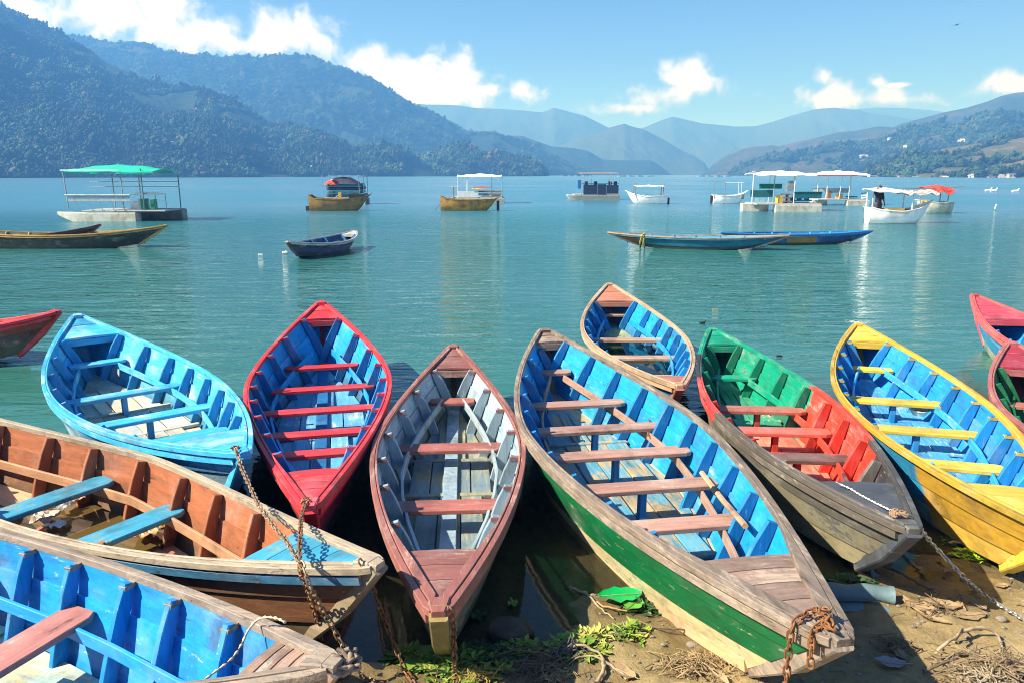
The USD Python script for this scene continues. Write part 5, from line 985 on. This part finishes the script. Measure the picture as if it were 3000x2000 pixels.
chain('rusty chain hanging straight down from the maroon boat tip', [P3(1035, 1395, .56), P3(1042, 1420, .45), P3(1043, 1465, .28), P3(1044, 1510, .13), G3(1046, 1545), G3(1046, 1600)], m_rustc, .036, .0045)
hE, (xE, yE, _z), wE = BOATS['E'][1:]
def e_out(s, off, z):
    q = hE.P(s, 1.0, -1, off); c_, s_ = math.cos(wE), math.sin(wE); return np.array([xE + c_ * q[0] - s_ * q[1], yE + s_ * q[0] + c_ * q[1], q[2] + z])
chain('thick orange rusty chain hanging over the bow of the green-hulled boat', [P3(1892, 1395, .71), e_out(.945, -.05, .05), e_out(.955, .02, .045), e_out(.957, .055, .0), e_out(.958, .06, -.15), e_out(.96, .065, -.35), e_out(.965, .09, -.50), e_out(.985, .14, -.56)], simple('orange_rust_chain', (.16, .065, .025), .65, .35, 30, metallic=.2), .038, .0048)
chain('brown rusty chain wound on the bow deck of the green-hulled boat', [P3(1880, 1400, .70), P3(1895, 1408, .71), P3(1905, 1425, .70), P3(1912, 1445, .71), e_out(.975, -.02, .05), e_out(.985, .045, .02), e_out(.99, .05, -.12)], simple('brown_rust_chain', (.22, .09, .03), .65, .35, 30, metallic=.2), .036, .0044)
chain('bright steel chain running from the dark bow across the mud at right', [P3(2078, 1178, .60), P3(2098, 1190, .57), P3(2112, 1210, .48), P3(2135, 1240, .36), P3(2160, 1268, .27), P3(2195, 1305, .19), G3(2235, 1345, .03), G3(2280, 1378, .03), G3(2330, 1408, .03), G3(2400, 1450, .03)], m_steel, .032, .0048)
chain('thin dark chain hanging inside the large blue boat', [P3(1489, 882, .44), P3(1488, 910, .38), P3(1489, 940, .33), P3(1492, 975, .29), P3(1488, 1000, .27)], m_rustc, .028, .004)
m_rope = simple('pale_rope', (.52, .44, .30), .9, .3, 40.0); m_ropew = simple('white_rope', (.68, .64, .55), .9, .2, 40.0)
def rope(label, pts, r, mat, cat='rope', name='rope'):
    from scipy.interpolate import PchipInterpolator
    pts = np.asarray(pts, float); d = np.concatenate([[0], np.cumsum(np.linalg.norm(np.diff(pts, axis=0), axis=1))])
    c = PchipInterpolator(d, pts)(np.linspace(0, d[-1], max(8, int(d[-1] / .03))))
    base = pts[0]; u = np.linspace(0, d[-1], len(c)) * 90
    secs = [ring(r, 7) for _ in u]
    single(name, sweep(c, np.array([s @ np.array([[math.cos(a), -math.sin(a)], [math.sin(a), math.cos(a)]]) * (1 + .06 * math.sin(a)) for s, a in zip(secs, u)]), (0.05, .02, 1)), mat, label, cat, smooth=True)
rope('pale rope laid round the brown bow deck of the nearest blue boat', [P3(462, 1566, .60), P3(500, 1537, .605), P3(532, 1512, .615), P3(553, 1482, .63), P3(568, 1450, .65), P3(588, 1424, .68), P3(618, 1416, .715), P3(655, 1428, .735)], .0065, m_rope)
rope('white rope stretched over the dark near deck of the green, red and black boat', [P3(1920, 1107, .56), P3(1960, 1125, .545), P3(2000, 1148, .57), P3(2040, 1168, .60), P3(2072, 1182, .62)], .007, m_ropew)
rope('yellow rope looped over the left end of the teal canoe', [P3(1480, 566, 0.02) + [0, -.06, 0], P3(1478, 548, .36) + [0, -.06, 0], P3(1481, 537, .50), P3(1474, 541, .46) + [0, -.06, 0], P3(1470, 556, .2) + [0, -.06, 0], P3(1470, 566, 0.0) + [0, -.06, 0]], .03, simple('yellow_rope', (.50, .36, .06), .8))
# rags and knots at the bow posts
def tangle(label, cat, p, n, size, mat, seed, name, r=.006):
    g = np.random.default_rng(seed); ms = []
    for k in range(n):
        a0 = np.linspace(0, g.uniform(3, 8), 14); c = np.stack([size * np.sin(a0 + g.uniform(0, 6)) * g.uniform(.4, 1), size * np.cos(a0 * g.uniform(.6, 1.3)) * g.uniform(.4, 1), size * .4 * (1 + np.sin(a0 * 1.7 + g.uniform(0, 6))) * g.uniform(.3, 1)], 1) + g.normal(0, size * .25, 3)
        c[:, 2] = np.abs(c[:, 2]); ms.append(sweep(np.vstack([c]), ring(r * g.uniform(.6, 1.4), 5), (.3, .2, 1)))
    v, f = join(*ms); t = thing(name, label, cat, p); part(t, 'strands', (v, f), mat, smooth=True, label=None)
    return t
tangle('knot of rusty wire and rope on the bow of the green-hulled boat', 'knot', P3(1893, 1418, .69), 8, .04, m_rustc, 3, 'wire_knot', .004)
tangle('knot of brown rope at the tip of the dark near deck', 'knot', P3(2062, 1182, .61), 14, .035, simple('brown_rope', (.25, .16, .10), .9, .4, 30), 4, 'rope_knot', .005)
tangle('small rusty knot at the tip of the red boat', 'knot', P3(704, 1152, .565), 10, .025, m_rustc, 5, 'wire_knot', .005)
tangle('rusty knot where the chain leaves the sky-blue boat', 'knot', P3(540, 1030, .645), 8, .022, m_rustc, 6, 'wire_knot', .005)
tangle('heap of rags and frayed rope at the tip of the nearest blue boat', 'rags', P3(790, 1530, .68), 22, .05, simple('faded_rag', (.20, .15, .11), .9, .4, 20), 7, 'rag_heap', .008)
# paddle in the large blue boat
t = thing('paddle', 'wooden paddle lying against the right side of the large blue boat', 'paddle', (0, 0, 0))
part(t, 'shaft', rod([P3(1612, 1085, .33), P3(1660, 1148, .37), P3(1712, 1207, .44)], .019), wood('paddle_wood', (.46, .27, .15), wear=.2)); part(t, 'grip_band', rod([P3(1640, 1122, .36), P3(1647, 1131, .365)], .024), m_blk)
# bowl in the yellow boat
t = thing('bowl', 'round cream bowl standing on the floor of the yellow boat', 'bowl', P3(2110, 952, .12), 0)
prof = np.array([(0, 0), (.055, 0), (.085, .05), (.092, .052), (.092, .06), (.075, .056), (.05, .012), (0, .012)])
part(t, 'dish', tri(trimesh.creation.revolve(prof, sections=24)), simple('cream_plastic', (.66, .60, .48), .4)); part(t, 'content', tri(trimesh.creation.cylinder(.058, .012, sections=20).apply_translation([0, 0, .026])), simple('brown_content', (.3, .22, .12), .7, .4, 60))
# bilge water and plastic scraps in the orange-brown boat
hK = BOATS['K'][1]
def in_boat(key, x, y, z):
    X, Y, yaw = FIT[key][:3]; c, s = math.cos(yaw), math.sin(yaw); return np.array([X + c * x - s * y, Y + s * x + c * y, z])
def crumple(p, sx, sy, h, mat, label, seed, cat='plastic scrap', name='plastic_scrap', rot=None, group=None, n=9, th=.004):
    g = np.random.default_rng(seed); u = np.linspace(-1, 1, n); X, Y = np.meshgrid(u, u, indexing='ij')
    Q = np.stack([X * 2.2, Y * 2.2, 0 * X + seed * 3.1], -1)
    edge = 1 - .45 * meshkit.noise(Q * .9, seed)
    Z = h * (meshkit.fbm(Q, 3, seed) + .35 * np.abs(np.sin(X * 3 + Y * 2 + seed))) + .004
    t = thing(name, label, cat, p, g.uniform(0, 6) if rot is None else rot, group)
    part(t, 'sheet', slab(np.stack([X * sx * edge, Y * sy * edge, Z], -1), th), mat, smooth=30); return t
m_clear = M('clear_plastic', {'g': ('glossy_bsdf', {'color': (1, 1, 1), 'roughness': .12}), 't': ('transparent_bsdf', {'color': (.9, .9, .9)}), 'd': ('diffuse_bsdf', {'color': (.75, .75, .72)}), 'a': ('mix_closure', {'fac': .35}), 'm': ('mix_closure', {'fac': .22})}, [('t.BSDF', 'a.closure1'), ('d.BSDF', 'a.closure2'), ('a.closure', 'm.closure1'), ('g.BSDF', 'm.closure2')], surface='m.closure')
m_cloth_o = simple('orange_plastic', (.50, .24, .10), .5, .4, 8, col2=(.55, .40, .25)); m_cloth_w = simple('dirty_white_plastic', (.52, .42, .36), .5, .3, 8)
for k, (px, py, sx, sy, m, lab) in enumerate(((105, 1195, .11, .09, m_cloth_w, 'crumpled whitish plastic left of the second turquoise seat'), (150, 1170, .10, .06, m_clear, 'clear plastic scrap floating in the bilge of the orange-brown boat'), (175, 1150, .09, .07, m_cloth_o, 'orange-white plastic bag by the far side of the orange-brown boat'), (130, 1215, .08, .05, m_clear, 'clear plastic strip on the floor near the seat edge'), (335, 1225, .15, .10, m_cloth_o, 'large crumpled orange plastic bag under the right turquoise seat'), (385, 1215, .09, .06, simple('mustard_plastic', (.35, .20, .05), .5, .4, 8), 'mustard plastic scrap beside the orange bag'))):
    crumple(P3(px, py, .085), sx, sy, .05, m, lab, k + 20)
part_pts = np.array([[in_boat('K', x, y, .062) for y in np.linspace(-.30, .34, 7)] for x in np.linspace(-.85, .55, 13)])
single('bilge_puddle', (part_pts.reshape(-1, 3), quads(13, 7)[:, ::-1]), M('bilge_water', {'p': ('principled_bsdf', {'base_color': (.10, .065, .02), 'roughness': .04, 'specular_ior_level': .5})}, []), 'brown puddle of bilge water in the orange-brown boat', 'puddle', kind='stuff')
ptsF = np.array([[in_boat('F', x, y, .066) for y in np.linspace(-.44, .44, 7)] for x in np.linspace(-1.3, 1.3, 13)])
single('bilge_puddle', (ptsF.reshape(-1, 3), quads(13, 7)[:, ::-1]), M('bilge_water_green', {'g': ('glossy_bsdf', {'roughness': .03}), 't': ('transparent_bsdf', {'color': (.55, .65, .4)}), 'f': ('fresnel', {'IOR': 1.33}), 'm': ('mix_closure', {})}, [('f.fac', 'm.fac'), ('t.BSDF', 'm.closure1'), ('g.BSDF', 'm.closure2')], surface='m.closure'), 'clear greenish puddle in the far blue boat with tan gunwales', 'puddle', kind='stuff')
# ------------------------------------------------------------------ shore litter
m_dry = simple('dry_leaf', (.33, .235, .125), .8, .3, 20, col2=(.22, .145, .075)); m_dry2 = simple('dark_dry_leaf', (.17, .12, .07), .85, .4, 20); m_stick = simple('dry_stick', (.36, .28, .18), .9, .35, 20, col2=(.22, .16, .1)); m_root = simple('dark_root', (.13, .095, .06), .9, .4, 20)
m_lily = simple('lily_green', (.12, .24, .03), .5, .3, 12, col2=(.26, .34, .05)); m_weed = simple('water_weed', (.10, .20, .02), .7, .4, 14, col2=(.28, .32, .04)); m_weedd = simple('dark_water_weed', (.02, .06, .015), .7, .4, 14)
def leaf(p, L, W, mat, label, seed, name='dry_leaf', cat='leaf', curl=.25, group=None, rot=None):
    g = np.random.default_rng(seed); u = np.linspace(0, 1, 8); v = np.linspace(-1, 1, 5); U, V_ = np.meshgrid(u, v, indexing='ij')
    wid = W / 2 * np.sin(np.pi * np.clip(U * .94 + .03, 0, 1)) ** .7 * (1 + .18 * np.sin(U * 17 + seed))
    Z = curl * L * ((U - .5) ** 2 * 1.2 * g.uniform(-.3, 1) + .35 * V_ ** 2 * g.uniform(.2, 1)) + .05 * L * (meshkit.noise(np.stack([U * 5, V_ * 3, 0 * U + seed], -1), seed)); Z -= Z.min(); Z += .004
    t = thing(name, label, cat, p, g.uniform(0, 6.28) if rot is None else rot, group)
    part(t, 'blade', slab(np.stack([(U - .5) * L, V_ * wid, Z], -1), .0025), mat, smooth=40)
    part(t, 'vein', sweep([((x - .5) * L - (.12 * L if x == 0 else 0), 0, float(np.interp(x, u, Z[:, 2])) + .003) for x in np.linspace(0, 1, 6)], ring(.0022, 4)), m_stick); return t
def stick(pts, r, mat, label, name='stick', cat='stick', fork=None):
    from scipy.interpolate import PchipInterpolator
    P = np.array([G3(*q[:2], (q[2] if len(q) > 2 else .01)) for q in pts]); d = np.concatenate([[0], np.cumsum(np.linalg.norm(np.diff(P, axis=0), axis=1))])
    n = max(8, int(d[-1] / .025)); c = PchipInterpolator(d, P)(np.linspace(0, d[-1], n)); c[1:-1] += RNG.normal(0, .003, (n - 2, 3))
    single(name, sweep(c, ring(1, 6), (.1, .05, 1), r * np.linspace(1, .45, n) * (1 + .15 * RNG.normal(size=n).clip(-1, 1))), mat, label, cat, smooth=True)
stick([(1300, 1348), (1345, 1362), (1390, 1405, .02), (1410, 1420)], .009, m_stick, 'pale forked stick half in the water left of the green hull')
stick([(1345, 1358), (1400, 1395, .02), (1440, 1402)], .008, simple('orange_stick', (.38, .22, .08), .8), 'orange-brown twig crossing the pale stick by the green hull')
stick([(1470, 1425, .02), (1530, 1442, .03), (1600, 1447)], .007, m_root, 'thin dark root on the mud below the green leaf')
stick([(1370, 1568, .02), (1385, 1510, .03), (1330, 1480, .05), (1300, 1500, .02)], .011, m_stick, 'bent pale root at the water edge at bottom centre')
stick([(1440, 1560), (1340, 1505, .02), (1300, 1530)], .008, m_stick, 'long pale root lying behind the bent one at bottom centre')
stick([(2190, 1470, .02), (2260, 1440, .05), (2290, 1455, .03), (2300, 1490, .02), (2255, 1515, .03)], .010, m_stick, 'crooked pale twig on the mud at bottom right')
stick([(2150, 1500, .03), (2180, 1470, .09), (2210, 1440, .03)], .009, m_stick, 'pale twig standing up at an angle at bottom right')
stick([(2120, 1540, .02), (2170, 1520, .04), (2240, 1500, .02)], .008, m_root, 'dark twig near the dry grass heap at bottom right')
stick([(2010, 1290, .02), (2060, 1310, .03), (2130, 1350, .02)], .012, m_root, 'dark branch in the shade between the dark boat and the yellow boat')
stick([(2230, 1495, .02), (2352, 1530, .03), (2420, 1540, .02)], .010, m_root, 'dark root running out at the right edge')
stick([(2180, 1245, .03), (2240, 1250, .07), (2290, 1290, .03)], .008, m_stick, 'pale stem leaning by the yellow boat bow')
stick([(1715, 1545, .01), (1735, 1552, .015), (1756, 1562, .01)], .008, m_root, 'short dark stick in the shade under the green-hulled boat')
# fallen leaves that lie apart
LV = [(2165, 1390, .18, .10, m_dry, 'broad pale dry leaf heap piece, uppermost by the shadow edge'), (2195, 1402, .16, .09, m_dry, 'curled pale dry leaf right of the uppermost broad one'), (2140, 1418, .19, .07, m_dry, 'long pale dry leaf below the broad one'), (2230, 1415, .17, .07, m_dry, 'narrow dry leaf right of the long pale one'), (2115, 1395, .16, .10, m_dry, 'small dry leaf at the left end of the leaf heap'), (2250, 1390, .10, .05, m_dry2, 'dark dry leaf right of the leaf heap'), (2085, 1380, .09, .05, m_dry, 'lone dry leaf at the edge of the boat shadow'), (2045, 1525, .14, .08, simple('grey_dry_leaf', (.20, .20, .21), .7), 'grey curled leaf in the deep shade beside the rusty chain'), (2300, 1345, .08, .05, m_dry, 'dry leaf above the steel chain at the right edge'), (1430, 1545, .14, .08, m_dry, 'dry leaf on the mud at bottom centre right'), (1560, 1520, .12, .06, m_dry2, 'dark leaf on the mud left of the green hull tip'), (2070, 1505, .10, .06, m_dry2, 'dark leaf in the shade above the grey curled one'), (2290, 1560, .13, .07, m_dry, 'dry leaf at the bottom right corner'), (1650, 1555, .13, .05, m_dry, 'dry straw-coloured leaf under the green hull tip'), (2180, 1310, .09, .05, m_dry2, 'small dark leaf by the weed at the yellow boat')]
for k, (px, py, a, b, m, lab) in enumerate(LV): leaf(G3(px, py), a, b, m, lab, 40 + k)
GL = [(1425, 1368, .25, .15, simple('bright_green_plastic', (.0, .30, .07), .35, .2), 'bright green curled leaf lying against the green hull', .1), (1455, 1388, .15, .11, simple('bright_green_leaf', (.10, .32, .04), .45, .2), 'bright green leaf right of the curled one', .9)]
for k, (px, py, a, b, m, lab, rt) in enumerate(GL): leaf(G3(px, py, .03), a, b, m, lab, 70 + k, name='green_leaf', curl=.18, rot=rt)
def pad(px, py, r, mat, label, seed, z=None, name='lily_pad'):
    g = np.random.default_rng(seed); n = 26; a = np.linspace(.25, 2 * np.pi - .1, n)
    rr = r * (1 + .10 * np.sin(a * 3 + seed) + .05 * g.normal(size=n)); c = [(0, 0, .004)]
    ring1 = [(q * .55 * math.cos(x), q * .45 * math.sin(x), .006) for q, x in zip(rr, a)]; ring2 = [(q * math.cos(x), q * .85 * math.sin(x), .004 + .012 * (math.sin(x * 5 + seed) > .3)) for q, x in zip(rr, a)]
    V = np.array(c + ring1 + ring2); F = []
    for i in range(n - 1): F += [[0, 1 + i, 2 + i], [1 + i, 1 + n + i, 2 + n + i], [1 + i, 2 + n + i, 2 + i]]
    p = at_z(px * K, py * K, .004); gz = float(ground_z(p[0], p[1])); p = at_z(px * K, py * K, max(.006, gz + .01))
    t = thing(name, label, 'lily pad', p, g.uniform(0, 6)); part(t, 'blade', join((V, np.array(F)), (V - [0, 0, .003], np.array(F)[:, ::-1])), mat, smooth=True)
    part(t, 'stalk', rod([(0, 0, .002), (.02, .01, -.03), (.05, .03, -.06)], .004, 5), m_weed)
for k, (px, py, r, m, lab) in enumerate(((972, 1512, .125, m_lily, 'largest bright green lily pad at the water edge by the chains'), (1000, 1532, .06, m_lily, 'small green lily pad touching the largest one'), (1098, 1413, .05, m_weedd, 'dark green lily pad in the shade right of the maroon boat tip'), (1292, 1463, .035, simple('mint_leaf', (.08, .34, .06), .5), 'mint green floating leaf in the open water patch'), (1178, 1385, .035, m_lily, 'small green leaf on the dark water between the two boats'), (1080, 1562, .06, m_lily, 'green pad at the very bottom by the hanging chain'), (1970, 1300, .045, m_lily, 'yellow-green pad at the shadow edge under the dark boat'), (1900, 1325, .05, m_weedd, 'dark pad on the shaded mud right of the large blue boat'))): pad(px, py, r, m, lab, 80 + k)
def weed(px, py, r, n, mat, label, seed, leaf_len=.05):
    g = np.random.default_rng(seed); p = G3(px, py, .0); ms = []
    for k in range(n):
        a = g.uniform(0, 6.28); q = r * math.sqrt(g.random()); b = g.uniform(0, 6.28); L = leaf_len * g.uniform(.5, 1.3); w = L * g.uniform(.3, .55); up = g.uniform(.1, .9)
        x, y = q * math.cos(a), q * .7 * math.sin(a); z = .004 + .05 * (1 - q / r) * g.random()
        d = np.array([math.cos(b), math.sin(b), up * .7]); s = np.array([-math.sin(b), math.cos(b), g.uniform(-.4, .4)])
        c = np.array([x, y, z]); V = np.array([c, c + d * L * .5 + s * w / 2, c + d * L - [0, 0, L * .15], c + d * L * .5 - s * w / 2]); ms.append((V, np.array([[0, 1, 2], [0, 2, 3]])))
    t = thing('weed_clump', label, 'weed', p); part(t, 'leaves', join(*ms), mat)
    part(t, 'stems', join(*[rod([(0, 0, 0), (r * .5 * math.cos(a), r * .4 * math.sin(a), .02), (r * .9 * math.cos(a), r * .6 * math.sin(a), .03)], .004, 4) for a in g.uniform(0, 6.28, 6)]), m_stick)
for k, (px, py, r, n, m, lab) in enumerate(((930, 1508, .10, 120, m_weed, 'green weed left of the largest lily pad'), (1070, 1535, .22, 420, m_weed, 'yellow-green weed bed right of the hanging chain'), (1130, 1512, .16, 260, m_weedd, 'dark green weed bed at the edge of the shade'), (1330, 1490, .16, 240, m_weed, 'withered green plant at the water edge in the centre'), (1360, 1470, .12, 160, simple('yellow_weed', (.34, .33, .08), .7, .3, 12), 'yellowish leafy plant beside the withered one'), (1480, 1400, .14, 200, m_weedd, 'dark weed along the green hull'), (1440, 1455, .12, 160, m_weed, 'green weed on the mud below the bright leaf'), (2228, 1278, .10, 260, simple('lime_weed', (.30, .42, .02), .6, .25, 12), 'lime green weed tuft by the bow of the yellow boat'), (2200, 1250, .10, 160, m_weed, 'green weed behind the lime tuft'), (1960, 1345, .16, 260, m_weedd, 'dark weed in the shade of the large blue boat'), (1020, 1440, .10, 120, m_weedd, 'dark weed under the maroon boat tip'), (1195, 1490, .09, 120, m_weed, 'small green weed patch in the shallow water'), (720, 1450, .12, 160, m_weedd, 'dark weed in the shallows below the turquoise bow'))): weed(px, py, r, n, m, lab, 100 + k)
def straw(px, py, r, n, mat, label, seed, L=.14, h=.05):
    g = np.random.default_rng(seed); p = G3(px, py, 0); ms = []
    for k in range(n):
        a = g.uniform(0, 6.28); q = r * g.random(); x, y = q * math.cos(a), q * .7 * math.sin(a); b = g.normal(.3, .9); l = L * g.uniform(.4, 1.2); z = h * (1 - q / r) * g.random() + .005
        d = np.array([math.cos(b), math.sin(b), g.normal(0, .18)]); s = g.normal(0, .02, 3)
        c = np.array([x, y, z]); P = np.stack([c - d * l / 2, c + s, c + d * l / 2]); P[:, 2] = np.maximum(P[:, 2], .002); ms.append(sweep(P, ring(.0023 * g.uniform(.6, 1.6), 4), (.2, .1, 1)))
    t = thing('dry_grass', label, 'dry grass', p); part(t, 'stalks', join(*ms), mat)
    return t
straw(2290, 1545, .27, 260, simple('brown_straw', (.20, .145, .085), .9, .4, 20), 'large heap of dry grass and roots at bottom right', 1, .17, .06); straw(2150, 1405, .15, 22, m_root, 'dry stalks among the leaf heap right of the boat shadow', 2); straw(1600, 1545, .22, 160, simple('straw', (.27, .19, .10), .9, .4, 20), 'tangle of straw under the tip of the green hull', 3, .16, .06); straw(1240, 1530, .28, 160, m_root, 'dark fibrous root mat at the water edge, bottom centre', 4, .22, .04); straw(1100, 1560, .12, 90, simple('brown_moss', (.30, .22, .06), .9, .4, 30), 'brown mossy tuft at the bottom by the yellow-green weed', 5, .07, .05); straw(1310, 1500, .09, 120, simple('grey_fibre', (.10, .095, .09), .9, .4, 30), 'grey fibrous clump beside the withered plant', 6, .07, .06); straw(2060, 1490, .14, 60, m_root, 'dark fibres at the edge of the boat shadow', 7, .1, .04); straw(2270, 1568, .14, 120, simple('pale_husk', (.27, .22, .15), .9, .3, 30), 'pale husk fibres at the bottom right corner', 8, .1, .06); straw(1290, 1562, .12, 90, simple('yellow_husk', (.33, .27, .12), .9, .3, 30), 'yellowish husk fibres at bottom centre', 9, .08, .04)
# rolled tarp, stones
tp = G3(1965, 1380, 0); t = thing('rolled_tarp', 'rolled grey-blue tarpaulin lying in the shade beside the large boat', 'tarp', tp, -.12)
m_tarp = simple('grey_blue_tarp', (.10, .16, .18), .6, .25, 6, bump=.01)
xs = np.linspace(-.20, .20, 12); part(t, 'roll', sweep([(x, .01 * math.sin(x * 20), .055) for x in xs], ring(.055, 12) * [1, .85], (0, 0, 1), 1 + .08 * np.sin(xs * 37)), m_tarp, smooth=True); V = np.array([[(x, y, .012 + .01 * meshkit.noise(np.array([x * 20, y * 20, 3.0]))) for y in np.linspace(-.13, -.02, 5)] for x in np.linspace(-.2, .30, 9)]); part(t, 'flap', slab(V, .006), m_tarp, smooth=40)
m_stone = simple('grey_stone', (.20, .17, .13), .85, .35, 14, bump=.02); m_stoned = simple('dark_stone', (.07, .055, .04), .7, .35, 14, bump=.02)
def stone(px, py, r, mat, label, seed):
    m = trimesh.creation.icosphere(3); v = m.vertices * (.7 + .6 * meshkit.fbm(m.vertices * 1.3 + seed * 5.1, 4, seed))[:, None] * [r, r * .75, r * .5]
    single('stone', (v + G3(px, py, r * .15), np.asarray(m.faces)), mat, label, 'stone', smooth=True)
for k, (px, py, r, m, lab) in enumerate(((1170, 1450, .13, m_stoned, 'large brown stone under water right of the maroon boat tip'), (2010, 1375, .03, simple('pale_stone', (.5, .45, .36), .8), 'small pale stone at the end of the rolled tarp'), (1985, 1330, .05, m_stoned, 'dark stone in the shade beside the large boat'), (2215, 1330, .025, m_stone, 'small stone on the mud below the lime weed'), (2300, 1420, .03, m_stone, 'stone on the mud right of the leaf heap'), (1590, 1480, .03, m_stone, 'stone on the mud left of the green hull'), (2240, 1385, .02, m_stone, 'tiny stone below the steel chain'), (775, 1545, .05, m_stone, 'stone beside the rags at the bottom left'))): stone(px, py, r, m, lab, 200 + k)
# fine crumbs of mud, chips and husks strewn over the bank
g = np.random.default_rng(77); ms = []
for k in range(2600):
    x, y = g.uniform(-.6, 4.2), g.uniform(2.3, 4.6)
    if float(ground_z(x, y)) < .01: continue
    r = min(.0045 * math.exp(g.normal(0, .75)), .012); c = trimesh.creation.icosahedron(); ms.append((c.vertices * [r * g.uniform(.8, 2.2), r, r * .6] + [x, y, float(ground_z(x, y)) + r * .2], c.faces))
single('mud_crumbs', join(*ms), m_stone, 'fine crumbs of mud and husks strewn over the bank', 'crumbs', kind='stuff')

# twigs and husk shreds that lie about singly, too many and too small to count
g = np.random.default_rng(78); ms = []
for k in range(420):
    x, y = g.uniform(-.3, 4.2), g.uniform(2.2, 4.6); z = float(ground_z(x, y))
    if z < .008 or meshkit.noise(np.array([x * 1.6, y * 1.6, 3.0])) < .42: continue
    a, L = g.uniform(0, 6.28), .05 * math.exp(g.normal(0, .6)); d = np.array([math.cos(a), math.sin(a), 0])
    c = np.array([x, y, z + .004]); s = np.array([-d[1], d[0], 0]) * L * g.normal(0, .2) + [0, 0, abs(g.normal(0, .006))]
    P = np.stack([c - d * L / 2, c + s, c + d * L / 2]); P[:, 2] = [float(ground_z(*q[:2])) + .004 + .006 * (i == 1) for i, q in enumerate(P)]
    ms.append(sweep(P, ring(.0018 * math.exp(g.normal(0, .4)), 4), (.2, .1, 1)))
single('twig_litter', join(*ms), m_root, 'thin dark twigs and shreds scattered over the mud', 'litter', kind='stuff')


# ------------------------------------------------------------------ the air
def haze():
    x, y0, y1, z1 = 2600.0, -120.0, 4600.0, max(v[0][..., 2].max() for v in HV.values()) + 15
    m = trimesh.creation.box(bounds=[(-x, y0, -6.0), (x, y1, z1)])
    hm = M('haze_air', {'v': ('principled_volume', {'color': HAZE_COLOR, 'density': HAZE_DENSITY, 'anisotropy': 0.1, 'absorption_color': (1.0, 1.0, 1.0)})}, [], surface=None, volume='v.volume')
    p = part('/World', 'haze', tri(m), hm)
    tag(stage.GetPrimAtPath(p), 'pale blue haze hanging over the lake and hills', 'haze', kind='stuff')
haze()
